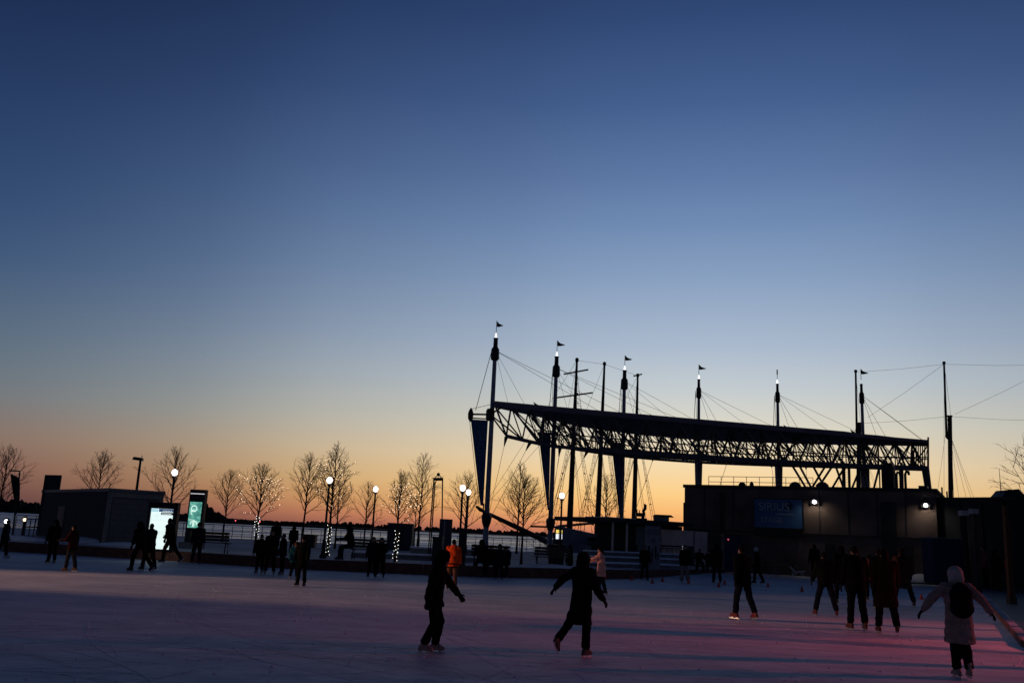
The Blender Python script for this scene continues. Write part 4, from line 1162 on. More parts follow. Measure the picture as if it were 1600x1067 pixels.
# ------------------------------------------------------------------ benches and small plaza furniture
def bench():
    t = thing('park_bench', (0, 0, 0), 'x', 'bench', 'dark benches along the rink')
    for k in range(3): MB().box(-.85, .85, -.22 + k * .16, -.09 + k * .16, .43, .47).build('seat_slat', M_WOOD, t)
    for k in range(3): MB().box(-.85, .85, .27 + k * .02, .30 + k * .02, .52 + k * .14, .63 + k * .14).build('back_slat', M_WOOD, t)
    for x in (-.7, .7):
        MB().path([(x, -.2, 0), (x, -.18, .42), (x, .24, .42), (x, .3, .92)], .03, 6).build('frame', M_BLACK, t)
        MB().tube((x, .22, .42), (x, .3, 0), .03).build('leg', M_BLACK, t)
    return t


BN = [(328, 40.5, 2, 'dark bench below the green lit pylon'), (576, 41.5, -3, 'dark bench behind the standing couple'), (861, 43.5, 4, 'dark bench right of the seated crowd, left of the dark skater'), (765, 40.8, 2, 'dark bench with the huddled group sitting on it')]
b0_ = bench()
for k, (px, Y, rz, lb) in enumerate(BN):
    o = b0_ if k == 0 else dup(b0_)
    o.location = at(px, Y, .42); o.rotation_euler = (0, 0, R(180 + rz)); o['label'] = lb


def bin_(px, Y, w_, h, lb):
    t = thing('litter_bin', at(px, Y, .42), lb, 'bin', 'dark bins on the plaza')
    MB().loft([[(-w_ * .9, -w_ * .9, 0), (w_ * .9, -w_ * .9, 0), (w_ * .9, w_ * .9, 0), (-w_ * .9, w_ * .9, 0)], [(-w_, -w_, h), (w_, -w_, h), (w_, w_, h), (-w_, w_, h)]]).build('body', M_BIN, t)
    MB().box(-w_ * 1.08, w_ * 1.08, -w_ * 1.08, w_ * 1.08, h + .004, h + .09).build('lid', M_BLACK, t)
    MB().box(-w_ * .6, w_ * .6, -w_ - .012, -w_ - .003, h - .2, h - .08).build('slot', M_BLACK, t)


bin_(484, 58, .36, .72, 'wide dark bin by the quay railing near the tallest lit tree')
bin_(682, 44, .24, 1.05, 'dark bin at the foot of the tall blue-grey panel')
bin_(868, 45.5, .4, .95, 'squat dark bin behind the bench near the second mast')
# square hut and upright panel
p = at(623, 62, .42)
ht = thing('square_hut', p, 'dark blue-grey square hut by the water behind a lit tree trunk', 'hut')
zh = pix(623, 817, 62).z - .42
MB().box(-.83, .83, -.2, 1.2, 0, zh - .08).build('wall', mat('hut_blue_grey', (.03, .04, .055), .7, .2), ht)
MB().box(-.88, .88, -.25, 1.25, zh - .076, zh).build('roof', M_STEEL, ht)
MB().box(-.3, .3, -.215, -.203, .05, zh - .35).build('door', M_WALLD, ht)
p = at(693, 46, .42); zh = pix(693, 810.5, 46).z - .42
pn = thing('upright_panel', p, 'tall blue-grey information panel next to the ladder frame', 'sign panel')
MB().box(-.31, .33, 0, .12, .18, zh).build('board', mat('panel_navy', (.02, .03, .05), .6, .15), pn)
MB().box(-.36, .38, -.03, .15, 0, .18).build('plinth', M_CONC, pn)
MB().box(-.09, -.01, -.05, -.004, .18, zh - .05).build('spine', M_CONC, pn)
# tall metal ladder-like frame with a ball on top
Y = 47.0; b = at(681, Y, .42)
lf = thing('ladder_frame', b, 'tall narrow metal frame with a ball finial left of the paired lamps', 'metal frame')
for (x0, y0), (x1, y1) in (((678, 748), (668.5, 856)), ((680, 752), (671.5, 856)), ((691.5, 748), (690, 856))):
    a = pix(x0, y0, Y); c = at(x1, Y + .3, .42); MB().tube(a, c, .035, .035).build('leg', M_BLACK, lf, world=True)
for k in range(11):
    s = (k + 1) / 12
    a = pix(678, 748, Y) + (at(668.5, Y + .3, .42) - pix(678, 748, Y)) * s; c = pix(680, 752, Y) + (at(671.5, Y + .3, .42) - pix(680, 752, Y)) * s
    MB().tube(a, c, .015, n=4).build('rung', M_BLACK, lf, world=True)
a = pix(677, 748.5, Y); c = pix(692.5, 748.5, Y)
MB().tube(a, c, .08).build('top_bar', M_BLACK, lf, world=True)
tp = pix(685, 741, Y)
for q in (pix(680, 746, Y), pix(690, 746, Y)): MB().tube(q, tp, .025).build('finial_strut', M_BLACK, lf, world=True)
MB().ball(tp, .09, 10, 6).build('finial', M_BLACK, lf, world=True)

# notice column by the kiosk
p = at(1020, 49, .38); zh = pix(1021, 823, 49).z - .38
nc = thing('notice_column', p, 'pale upright notice panel with dark figures standing in front of the kiosk', 'sign panel')
M_NOTE = mat('notice_pale', (.2, .21, .24), .7, .2)
MB().box(-.38, .38, 0, .18, 0, zh).build('case', M_NOTE, nc)
MB().box(-.40, .40, -.02, .2, zh + .004, zh + .07).build('cap', M_STEEL, nc)
MB().box(-.35, .35, -.012, -.003, zh - .42, zh - .1).build('header', M_STEEL, nc)
MB().box(-.12, .12, -.012, -.003, zh - .85, zh - .6).build('emblem', M_STEEL, nc)
for x, z0, z1, w_ in ((-.22, .5, 1.2, .07), (-.05, .35, 1.05, .06), (.14, .55, 1.25, .07), (.25, .4, .9, .04)):
    m_ = MB(); m_.box(x - w_ * .5, x + w_ * .5, -.012, -.003, z0, z0 + (z1 - z0) * .5); m_.loft([[(x - w_, -.012, z0 + (z1 - z0) * .5), (x + w_, -.012, z0 + (z1 - z0) * .5), (x + w_, -.003, z0 + (z1 - z0) * .5), (x - w_, -.003, z0 + (z1 - z0) * .5)], [(x - w_ * .4, -.012, z1), (x + w_ * .4, -.012, z1), (x + w_ * .4, -.003, z1), (x - w_ * .4, -.003, z1)]])
    m_.build('printed_figure', M_BLACK, nc)

# picnic table and folded chair under the sign
p = at(1218, 60, .12)
pt_ = thing('picnic_table', p, 'long dark picnic table under the blue sign board', 'table')
for k in range(4): MB().box(-1.2, 1.2, -.36 + k * .19, -.2 + k * .19, .74, .78).build('plank', M_WOOD, pt_)
for s in (-1, 1):
    MB().box(-1.2, 1.2, s * .72 - .12, s * .72 + .12, .43, .47).build('bench_plank', M_WOOD, pt_)
    MB().tube((s * .9, -.75, 0), (s * .9, .2, .74), .04).build('leg', M_BLACK, pt_); MB().tube((s * .9, .75, 0), (s * .9, -.2, .74), .04).build('leg', M_BLACK, pt_)
    MB().box(s * .9 - .03, s * .9 + .03, -.8, .8, .38, .425).build('bearer', M_BLACK, pt_)
p = at(1247, 58, .12)
wc = thing('deck_chair', p, 'white reclining chair right of the picnic table', 'chair')
M_WHITE = mat('white_plastic', (.55, .55, .58), .5, .1)
MB().loft([[(-.5, -.25, .55), (-.46, -.25, .52), (-.46, .25, .52), (-.5, .25, .55)], [(-.2, -.25, .25), (-.16, -.25, .22), (-.16, .25, .22), (-.2, .25, .25)], [(.4, -.25, .32), (.4, -.25, .28), (.4, .25, .28), (.4, .25, .32)]]).build('seat', M_WHITE, wc)
for x in (-.3, .3):
    for y in (-.22, .22): MB().tube((x, y, 0), (x * .6, y, .28), .02).build('leg', M_WHITE, wc)
# navy container, right
p = at(1485, 54, .12)
nb_ = thing('navy_container', p, 'dark navy container by the wall at the right of the rink', 'container')
zh = pix(1485, 842, 54).z - .12
MB().box(-1.0, 1.0, -.2, 1.2, .12, zh).build('body', M_BLUEBOX, nb_)
MB().box(-1.05, 1.05, -.25, 1.25, zh + .004, zh + .07).build('lid', M_CONC, nb_)
for x in (-.7, -.2, .3, .8): MB().box(x - .03, x + .03, -.23, -.204, .14, zh - .02).build('rib', M_BLUEBOX, nb_)
MB().box(-.95, .95, -.1, 1.1, 0, .12).build('skid', M_BLACK, nb_)
# phone-box like blue door panel by the stage building
p = at(1146, 61, .12)
pb2 = thing('blue_booth', p, 'narrow dark blue booth with a small red light beside the stage wall', 'booth')
MB().box(-.6, .6, 0, .9, 0, 2.3).build('case', M_BLUEBOX, pb2)
MB().box(-.64, .64, -.04, .94, 2.304, 2.4).build('cap', M_BLACK, pb2)
MB().ball((-.35, -.05, 2.05), .06, 8, 5).build('red_light', glow('red_indicator', (1, .12, .2), .5), pb2)

# timber posts on the right bank
for px, Y, zt_, w_, lamp, lb in ((1513, 42.5, 806, .09, True, 'slim timber post with a pale lamp head, left of the right-hand posts'), (1529, 45, 803, .08, True, 'dark timber post with a pale lamp head, second from the left'),
                             (1581, 36, 790, .10, False, 'brown timber post in front of the person in red'), (1628, 30, 745, .16, False, 'thick dark post cut by the right edge of the view')):
    b = at(px, Y, .12); h = pix(px, zt_, Y).z - .12
    t = thing('timber_post', b, lb, 'post', 'timber posts on the right bank')
    MB().loft([[(-w_, -w_, 0), (w_, -w_, 0), (w_, w_, 0), (-w_, w_, 0)], [(-w_ * .9, -w_ * .9, h), (w_ * .9, -w_ * .9, h), (w_ * .9, w_ * .9, h), (-w_ * .9, w_ * .9, h)]]).build('shaft', mat('dark_timber', (.016, .009, .007), .85, .3, 5.0, .2) if px in (1513, 1581) else M_BLACK, t)
    MB().box(-w_ * 1.4, w_ * 1.4, -w_ * 1.4, w_ * 1.4, -.02, .25).build('shoe', M_BLACK, t)
    if lamp: MB().box(-.17, .17, -.17, .17, h + .004, h + .24).build('lamp_head', mat('pale_lamp_box', (.42, .40, .38), .6, .1), t)

# unseen posts added past the view's edge to throw streak shadows on the ice
for x, y, h, w_, lb in ((12.9, 14.2, 3.6, .16, 'first bank post beyond the right edge, nearest the viewer'), (13.4, 16.6, 3.8, .12, 'second bank post beyond the right edge'), (13.9, 18.4, 3.4, .20, 'third bank post beyond the right edge'),
                        (14.5, 20.3, 3.9, .12, 'fourth bank post beyond the right edge'), (15.4, 22.6, 3.6, .22, 'fifth bank post beyond the right edge'), (16.2, 24.4, 3.6, .12, 'sixth bank post beyond the right edge, beside the thick dark post')):
    t = thing('timber_post', (x, y, .12), lb, 'post', 'timber posts on the right bank')
    MB().box(-w_, w_, -w_, w_, 0, h).build('shaft', M_WOOD, t); MB().box(-w_ * 1.4, w_ * 1.4, -w_ * 1.4, w_ * 1.4, -.02, .25).build('shoe', M_BLACK, t)

# ------------------------------------------------------------------ cones
def cone():
    t = thing('traffic_cone', (0, 0, 0), 'x', 'cone', 'small orange cones on the ice')
    MB().box(-.14, .14, -.14, .14, 0, .025).build('foot', M_ORANGE, t)
    MB().lathe((0, 0, .027), [(.105, 0), (.028, .32), (.018, .335)], 12).build('body', M_ORANGE, t)
    return t


CN = [(946, 905.5, 'cone half hidden behind the skirt of the pink jacket'), (987, 906, 'cone left of the dark skater before the notice column'), (1019, 911, 'cone nearest to the notice column, on its left'), (1035, 908.5, 'cone just right of the notice column'), (1076, 911, 'cone at the feet of the skater in pale trousers'),
      (1123, 917, 'front cone of the close pair left of the man in red skates'), (1132, 913, 'rear cone of the close pair left of the man in red skates'), (1200, 917, 'cone right of the child in the white hat'), (1253, 924, 'cone standing alone left of the crowd'), (1440, 936, 'cone between the crowd and the woman with the backpack')]
c0 = cone()
for k, (px, py, lb) in enumerate(CN):
    o = c0 if k == 0 else dup(c0); q = gnd(px, py); o.location = (q.x, q.y, 0); o.scale = (.68,) * 3; o['label'] = 'orange ' + lb

# ------------------------------------------------------------------ people
def capsule(m_, p0, r0, p1, r1, n=10):
    p0 = V(p0); p1 = V(p1); d = (p1 - p0)
    if d.length < 1e-5: d = V((0, 0, 1e-4))
    d.normalize(); a = d.orthogonal().normalized(); b = d.cross(a)
    rings = []
    for th in (-85, -50, -15): rings.append((p0 + d * (r0 * math.sin(R(th))), r0 * math.cos(R(th))))
    for th in (15, 50, 85): rings.append((p1 + d * (r1 * math.sin(R(th))), r1 * math.cos(R(th))))
    m_.loft([[c + (a * math.cos(6.28318 * j / n) + b * math.sin(6.28318 * j / n)) * r for j in range(n)] for c, r in rings])


def blob(m_, c, rx, ry, rz, rot=None):
    k = MB(); k.ball((0, 0, 0), 1, 12, 8)
    M_ = rot if rot is not None else Matrix.Identity(3)
    n0 = len(m_.v)
    m_.v += [tuple(V(c) + M_ @ V((p[0] * rx, p[1] * ry, p[2] * rz))) for p in k.v]
    m_.f += [tuple(i + n0 for i in f) for f in k.f]


def fuse(m_, name, voxel=.022, smooth=5):
    me = m_.mesh(name + '_raw'); o = bpy.data.objects.new('tmp', me); COL.objects.link(o)
    md = o.modifiers.new('r', 'REMESH'); md.mode = 'VOXEL'; md.voxel_size = voxel
    ms = o.modifiers.new('s', 'SMOOTH'); ms.factor = .5; ms.iterations = smooth
    out = bpy.data.meshes.new_from_object(o.evaluated_get(bpy.context.evaluated_depsgraph_get()))
    bpy.data.objects.remove(o); bpy.data.meshes.remove(me)
    out.name = name
    if name in ('coat', 'trousers', 'bag', 'hood'):
        nv = len(out.vertices); sd_ = nv * .37
        co = [0.0] * (nv * 3); no = [0.0] * (nv * 3)
        out.vertices.foreach_get('co', co); out.vertex_normals.foreach_get('vector', no)
        for i in range(0, nv * 3, 3):
            x, y, z = co[i], co[i + 1], co[i + 2]
            a = noise.noise((x * 7 + sd_, y * 7, z * 13)) * .014 + noise.noise((x * 17, y * 17 + sd_, z * 30)) * .007
            co[i] = x + no[i] * a; co[i + 1] = y + no[i + 1] * a; co[i + 2] = z + no[i + 2] * a
        out.vertices.foreach_set('co', co); out.update()
    for p in out.polygons: p.use_smooth = True
    return out


M_SKIN = mat('skin', (.24, .14, .10), .6, .08, 20)
M_HAIRD = mat('dark_hair', (.008, .006, .005), .9, .3, 30, spec=.05)


def cloth(c, nm):
    return mat('cloth_' + nm, c, .95, .3, 9.0, .45, spec=.06)


def glove_mesh(side):
    m_ = MB()                                   # hand hanging down -Z, palm facing the thigh, thumb forward (+Y)
    blob(m_, (0, .005, -.055), .020, .042, .055)
    for k, (y, L) in enumerate(((.034, .070), (.012, .080), (-.010, .075), (-.030, .058))):
        a = V((0, y, -.095)); b = a + V((-side * .006, y * .12, -L * .55)); c = b + V((-side * .022, 0, -L * .42))
        capsule(m_, a, .0125, b, .0115, 8); capsule(m_, b, .0115, c, .009, 8)
    a = V((-side * .004, .036, -.045)); b = a + V((-side * .012, .028, -.035)); c = b + V((-side * .012, .008, -.03))
    capsule(m_, a, .016, b, .0125, 8); capsule(m_, b, .0125, c, .010, 8)
    capsule(m_, (0, 0, .03), .033, (0, 0, -.03), .031, 8)
    return fuse(m_, 'glove', .0075, 2)


def skate_mesh():
    m_ = MB()
    capsule(m_, (0, -.01, .07), .055, (0, -.01, -.03), .052); capsule(m_, (0, -.055, -.045), .043, (0, .07, -.05), .043); capsule(m_, (0, .07, -.05), .043, (0, .155, -.062), .032)
    capsule(m_, (0, .0, .0), .05, (0, .08, -.03), .045)
    m_.box(-.036, .036, -.10, .185, -.105, -.085)
    return fuse(m_, 'boot', .014, 2)


def blade_mesh():
    m_ = MB()
    m_.loft([[(-.004, -.12, -.15), (.004, -.12, -.15), (.004, -.115, -.128), (-.004, -.115, -.128)], [(-.004, .17, -.15), (.004, .17, -.15), (.004, .17, -.128), (-.004, .17, -.128)], [(-.004, .205, -.135), (.004, .205, -.135), (.004, .2, -.120), (-.004, .2, -.120)]])
    for y in (-.06, .10): m_.box(-.012, .012, y - .03, y + .03, -.13, -.10)
    return m_.mesh('blade')


GLV = {s: glove_mesh(s) for s in (-1, 1)}
BOOT = skate_mesh(); BLADE = blade_mesh()
M_BLADE = mat('steel_blade', (.5, .5, .52), .35, .05, metal=.8)
BOOTV = {}


def boot_of(m):
    if m.name not in BOOTV:
        c = BOOT.copy(); c.materials.clear(); c.materials.append(m); BOOTV[m.name] = c
    return BOOTV[m.name]


GLOVEV = {}


def glove_of(s, m):
    if (s, m.name) not in GLOVEV:
        c = GLV[s].copy(); c.materials.clear(); c.materials.append(m); GLOVEV[(s, m.name)] = c
    return GLOVEV[(s, m.name)]


BLADE.materials.append(M_BLADE)
# pose: lean, twist, L leg (swing, spread, knee), R leg, L arm (swing, spread, elbow), R arm, head pitch
POSES = {
    'stand': (3, (2, 4, 4), (-2, 4, 4), (5, 9, 12), (2, 9, 14), 4),
    'stand2': (2, (6, 6, 6), (-5, 5, 8), (22, 8, 60), (-4, 10, 14), 8),
    'glide': (14, (20, 5, 30), (10, 5, 26), (22, 12, 20), (-14, 12, 16), 10),
    'stride': (12, (22, 6, 22), (-18, 12, 18), (-22, 26, 18), (26, 18, 24), 6),
    'apart': (6, (6, 14, 10), (4, 14, 10), (8, 14, 18), (6, 14, 18), 6),
    'walk': (5, (14, 4, 10), (-10, 4, 14), (-14, 9, 12), (14, 9, 16), 4),
    'armsout': (4, (4, -2, 8), (-5, -2, 14), (6, 46, 6), (6, 50, 6), 4),
    'sit': (12, (82, 9, 84), (80, 9, 78), (30, 10, 50), (28, 10, 54), 14),
    'push': (10, (24, 4, 16), (-26, 6, 34), (-34, 22, 8), (22, 14, 40), 4),
    'reach': (6, (8, 5, 8), (-4, 5, 12), (58, 10, 16), (50, 12, 20), 2),
    'bow': (9, (18, 3, 30), (9, 4, 33), (30, 12, 8), (-18, 12, 6), 20),
    'cross': (4, (-20, 9, 26), (5, 1, 8), (2, 60, 6), (-6, 22, 40), 6),
}


def limb(o, sw, sp, side, L):
    d = V((side * math.sin(R(sp)), math.sin(R(sw)) * math.cos(R(sp)), -math.cos(R(sw)) * math.cos(R(sp))))
    return V(o) + d * L


NP = [0]


def person(px, fy, hy, head, pose, coat, coatn, trous, trn, label, length='hip', cap='hair', capc=None, boots=(.012, .012, .012), bootn='black', skates=True, ground=None, Y=None, slim=1.0, hood=False, glove=True, backless=True):
    lean, LL, RL, LA, RA, hp = POSES[pose]
    NP[0] += 1
    if ground is None: q = gnd(px, fy); zg = 0.0
    else: zg = ground; q = gnd(px, fy, zg) if Y is None else at(px, Y, zg)
    pos = V((q.x, q.y, zg))
    near = q.y < 24
    # skeleton, hip at origin height .93, facing +Y
    hip = V((0, 0, .93)); sl = R(lean)
    spine = V((0, math.sin(sl), math.cos(sl)))
    chest = hip + spine * .36; neck = hip + spine * .55; shc = hip + spine * .50
    hd = V((0, math.sin(sl + R(hp)), math.cos(sl + R(hp))))
    hc = neck + hd * .142
    SJ = {}
    for s, A_ in ((-1, LA), (1, RA)):
        sh_ = shc + V((s * .198 * slim, 0, -.01))
        el_ = limb(sh_, A_[0] + lean * .3, A_[1], s, .285); wr = limb(el_, A_[0] + A_[2] + lean * .3, A_[1] * .75, s, .25)
        SJ[s] = (sh_, el_, wr)
    LJ = {}
    for s, A_ in ((-1, LL), (1, RL)):
        hj = hip + V((s * .095 * slim, 0, -.02))
        kn = limb(hj, A_[0], A_[1], s, .43); an_ = limb(kn, A_[0] - A_[2], A_[1], s, .41)
        LJ[s] = (hj, kn, an_, A_[0] - A_[2])
    sole = .15 if skates else .105
    low = min(LJ[-1][2].z, LJ[1][2].z) - sole
    top = hc.z + .125 + (.03 if cap in ('hat', 'pom') or hood else .012)
    want = pix(px, hy, q.y).z - zg
    sc = want / (top - low)
    t = thing('person', pos, label, 'person', 'people on and around the ice', R(head))
    t.scale = (sc, sc, sc)
    dn = V((0, 0, -low))
    vx = .02 if near else .03
    # body
    b = MB()
    ry = Matrix.Rotation(-sl, 3, 'X')
    blob(b, hc, .076, .094, .122); capsule(b, hc + V((0, .045, -.075)), .045, hc + V((0, .03, -.05)), .055)
    blob(b, hc + V((0, .096, -.012)), .014, .022, .024); blob(b, hc + V((0, .078, .028)), .05, .022, .014)
    for s in (-1, 1): blob(b, hc + V((s * .078, -.005, -.01)), .012, .022, .032)
    capsule(b, neck + V((0, -.01, -.06)), .055, hc + V((0, -.01, -.06)), .052)
    blob(b, chest, .155 * slim, .10, .22, ry); blob(b, hip + V((0, 0, .02)), .155 * slim, .105, .14)
    blob(b, shc, .17 * slim, .07, .07, ry)
    for s in (-1, 1):
        a, e, w = SJ[s]; capsule(b, a, .05, e, .04); capsule(b, e, .04, w, .03)
        h_, k_, n_, _ = LJ[s]; capsule(b, h_, .08, k_, .055); capsule(b, k_, .055, n_, .04)
    b.v = [tuple(V(p) + dn) for p in b.v]
    link('body', fuse(b, 'body', vx, 4), M_SKIN, t)
    # trousers
    m_ = MB(); blob(m_, hip + V((0, -.005, .0)), .19 * slim, .14, .14)
    for s in (-1, 1):
        h_, k_, n_, _ = LJ[s]; capsule(m_, h_, .112 * slim, k_, .088); capsule(m_, k_, .086, n_ + (k_ - n_) * .12, .083 if trn != 'wide' else .118)
    m_.v = [tuple(V(p) + dn) for p in m_.v]
    link('trousers', fuse(m_, 'trousers', vx, 3), cloth(trous, trn), t)
    # coat
    m_ = MB(); n_ = 14
    def ringat(c, rx, ry_, tilt):
        M_ = Matrix.Rotation(-tilt, 3, 'X')
        return [V(c) + M_ @ V((rx * math.cos(6.28318 * j / n_), ry_ * math.sin(6.28318 * j / n_), 0)) for j in range(n_)]
    hem = {'waist': .86, 'hip': .76, 'thigh': .62, 'knee': .50}[length]
    flare = {'waist': .21, 'hip': .225, 'thigh': .24, 'knee': .262}[length]
    hemy = (LJ[-1][1].y + LJ[1][1].y) * .5 * (.93 - hem) / .43
    rg = []
    if pose != 'sit':
        rg.append(ringat(V((0, hemy, hem)), flare * slim, flare * .78, 0)); rg.append(ringat(V((0, hemy * .5, (hem + .93) / 2)), 0.5 * (flare + .22) * slim, .175, 0))
    rg += [ringat(hip + V((0, 0, .0)), .225 * slim, .17, sl * .5), ringat(hip + spine * .18, .212 * slim, .158, sl), ringat(hip + spine * .34, .235 * slim, .168, sl), ringat(hip + spine * .46, .238 * slim, .152, sl), ringat(hip + spine * .55, .16 * slim, .115, sl), ringat(hip + spine * .60, .10, .095, sl)]
    m_.loft(rg)
    for s in (-1, 1):
        a, e, w = SJ[s]; capsule(m_, a, .098 * slim, e, .082); capsule(m_, e, .082, w + (e - w) * .06, .064)
    capsule(m_, neck + V((-.035, -.01, .01)), .092, neck + V((.035, -.01, .01)), .092)
    m_.v = [tuple(V(p) + dn) for p in m_.v]
    link('coat', fuse(m_, 'coat', vx, 2), cloth(coat, coatn), t)
    # headwear
    hm = MB(); hc2 = hc + dn; Rm = Matrix.Rotation(-(sl + R(hp)), 3, 'X')
    capm = cloth(capc, 'cap_%s' % '_'.join('%03d' % int(v * 1000) for v in capc)) if capc else M_HAIRD
    if hood:
        blob(hm, hc2 + Rm @ V((0, -.035, .01)), .128, .135, .165, Rm); capsule(hm, hc2 + Rm @ V((0, -.06, -.12)), .125, hc2 + Rm @ V((0, -.04, .02)), .118)
        link('hood', fuse(hm, 'hood', vx, 2), cloth(coat, coatn), t)
    elif cap == 'bighat':
        blob(hm, hc2 + Rm @ V((0, -.02, .035)), .135, .14, .135, Rm); capsule(hm, hc2 + Rm @ V((-.05, -.04, -.06)), .09, hc2 + Rm @ V((.05, -.04, -.06)), .09)
        link('hat', fuse(hm, 'hat', .015, 2), capm, t)
    elif cap in ('hat', 'pom'):
        blob(hm, hc2 + Rm @ V((0, -.012, .045)), .104, .118, .112, Rm); capsule(hm, hc2 + Rm @ V((-.03, -.02, .03)), .088, hc2 + Rm @ V((.03, -.02, .03)), .088)
        if cap == 'pom': blob(hm, hc2 + Rm @ V((0, -.02, .16)), .038, .038, .036)
        link('hat', fuse(hm, 'hat', .015, 2), capm, t)
    elif cap == 'long':
        blob(hm, hc2 + Rm @ V((0, -.025, .03)), .090, .098, .112, Rm); capsule(hm, hc2 + Rm @ V((0, -.07, -.04)), .075, hc2 + Rm @ V((0, -.1, -.22)), .05)
        link('hair', fuse(hm, 'hair', .016, 2), capm, t)
    else:
        blob(hm, hc2 + Rm @ V((0, -.024, .03)), .086, .094, .108, Rm); link('hair', fuse(hm, 'hair', .016, 2), capm, t)
    # gloves and boots
    gm_ = cloth((.010, .010, .012), 'glove') if glove else M_SKIN
    for s in (-1, 1):
        a, e, w = SJ[s]; o = link('glove' if glove else 'hand', glove_of(s, gm_), None, t)
        o.location = w + dn; o.rotation_mode = 'QUATERNION'; o.rotation_quaternion = V((0, 0, -1)).rotation_difference((w - e).normalized()); o.scale = (1.08,) * 3
        h_, k_, n2, shin = LJ[s]
        o = link('skate' if skates else 'boot', boot_of(mat('boot_' + bootn, boots, .55, .2)), None, t); o.location = n2 + dn
        lift = n2.z - sole - low
        o.rotation_euler = (R(min(0, shin) * min(1, lift * 14)) if lift > .015 else 0, 0, R(-s * 8))
        if skates:
            k2 = link('blade', BLADE, None, o)
    return t, sc, (hip + dn, spine, chest + dn)


BK = (.0055, .0055, .0065); NV = (.007, .009, .017); BR_ = (.018, .009, .006); GY = (.012, .0125, .015); DK = (.0038, .0038, .0048)
P = person
P(2, 872, 811, -80, 'walk', NV, 'navy', BK, 'black', 'dark-clothed skater cut off by the left edge of the view', 'hip', boots=(.3, .3, .3), bootn='pale')
P(79, 880, 811, 175, 'stand', DK, 'ink', BK, 'black', 'skater in a wide black coat left of the dark red jacket', 'thigh', hood=True, boots=(.06, .03, .02), bootn='brown')
P(108, 892.5, 819, 80, 'stand2', (.030, .006, .005), 'darkred', (.035, .035, .034), 'slate', 'skater in a dark red jacket and grey trousers near the booth', 'hip', boots=(.16, .09, .03), bootn='tan')
P(215, 893, 814, 70, 'stride', BK, 'black', DK, 'ink', 'dark skater with an arm stretched out before the white light box', 'hip', hood=True)
P(230, 891, 817, 60, 'walk', DK, 'ink', BK, 'black', 'dark skater close behind the one with an outstretched arm', 'thigh')
P(263, 879, 809, 80, 'stride', DK, 'ink', DK, 'ink', 'dark skater silhouetted on the right edge of the white light box', 'hip')
P(305, 881, 815, 200, 'stand', GY, 'grey', GY, 'grey', 'grey-clad person standing before the green pylon', 'hip', cap='hat', capc=(.01, .01, .01))
P(404, 896, 834, 170, 'stand', BK, 'black', BK, 'black', 'leftmost skater of the close group under the lit tree', 'hip', boots=(.2, .16, .15), bootn='dusty')
P(428, 866, 814, 180, 'stand', DK, 'ink', BK, 'black', 'tall hooded person on the plaza behind the close group', 'thigh', hood=True, skates=False, ground=.42, Y=42.5)
P(420, 898, 827, 190, 'stand2', BR_, 'brown', BK, 'black', 'skater in a brown coat at the middle of the close group', 'thigh', boots=(.22, .16, .14), bootn='dusty2')
P(439, 898, 833, 120, 'stand', DK, 'ink', BK, 'black', 'right-hand dark skater of the close group', 'hip', boots=(.2, .16, .15), bootn='dusty')
P(456, 852, 821, 10, 'stand', BK, 'black', BK, 'black', 'person on the plaza behind the child in teal', 'hip', hood=True, skates=False, ground=.42, Y=43.5)
P(458, 905, 846, 200, 'stand', (.012, .085, .10), 'teal', DK, 'ink', 'child in a teal jacket half hidden by the lone man', 'hip', cap='hat', capc=(.1, .03, .03), boots=(.35, .22, .18), bootn='pinkish')
P(469, 916, 835.5, 165, 'stand', DK, 'ink', BK, 'black', 'man in a long dark coat standing alone on the ice', 'thigh', cap='hat', capc=(.012, .012, .012))
P(547, 868, 820, 110, 'sit', BK, 'black', NV, 'navy', 'person in navy trousers sitting on the rink edge', 'hip', hood=True, skates=False, ground=.42, Y=40.2)
P(580, 902, 838, 180, 'stand', GY, 'grey', BK, 'black', 'left person of the standing couple by the bench', 'thigh')
P(592.5, 902.5, 839, 185, 'stand2', DK, 'ink', BK, 'black', 'right person of the standing couple by the bench', 'thigh', cap='long')
P(705, 921, 842, -12, 'stand', (.95, .085, .012), 'orange', (.16, .075, .045), 'khaki', 'attendant in an orange vest and tan trousers seen from behind', 'hip', boots=(.02, .015, .012), bootn='dark')
P(672, 1020, 859, -98, 'bow', DK, 'ink', DK, 'ink', 'hooded black-clad skater in white skates gliding in the foreground', 'hip', hood=True, boots=(.34, .22, .19), bootn='dusky_white', slim=.9)
P(751, 903, 843, 175, 'sit', DK, 'ink', BK, 'black', 'leftmost person of the huddle on the bench', 'hip', hood=True, Y=40.0, ground=.0)
P(766, 904, 851, 182, 'sit', BK, 'black', GY, 'grey', 'second person of the huddle on the bench', 'hip', Y=40.0, ground=.0)
P(779, 905, 849, 170, 'stand2', GY, 'grey', BK, 'black', 'person standing in front of the huddle on the bench', 'hip', cap='hat', capc=(.02, .02, .02))
P(790, 905, 853, 160, 'sit', NV, 'navy', BK, 'black', 'rightmost person of the huddle on the bench', 'hip', Y=40.2, ground=.0)
P(890, 900, 851, 60, 'stand', DK, 'ink', BK, 'black', 'dark person standing behind the skater with one arm out', 'thigh', hood=True)
P(906, 1026, 862, -35, 'cross', DK, 'ink', BK, 'black', 'skater in a knee-length black coat with one arm stretched out', 'knee', hood=True, boots=(.05, .035, .03), bootn='darkbrown', slim=.92)
P(939, 929, 854, 75, 'reach', (.78, .38, .29), 'pink', NV, 'navy', 'skater in a pink jacket reaching forward', 'thigh', cap='long', glove=False)
P(1007, 906.5, 852, 180, 'stand', BK, 'black', BK, 'black', 'slim dark person beside the pale notice panel', 'hip')
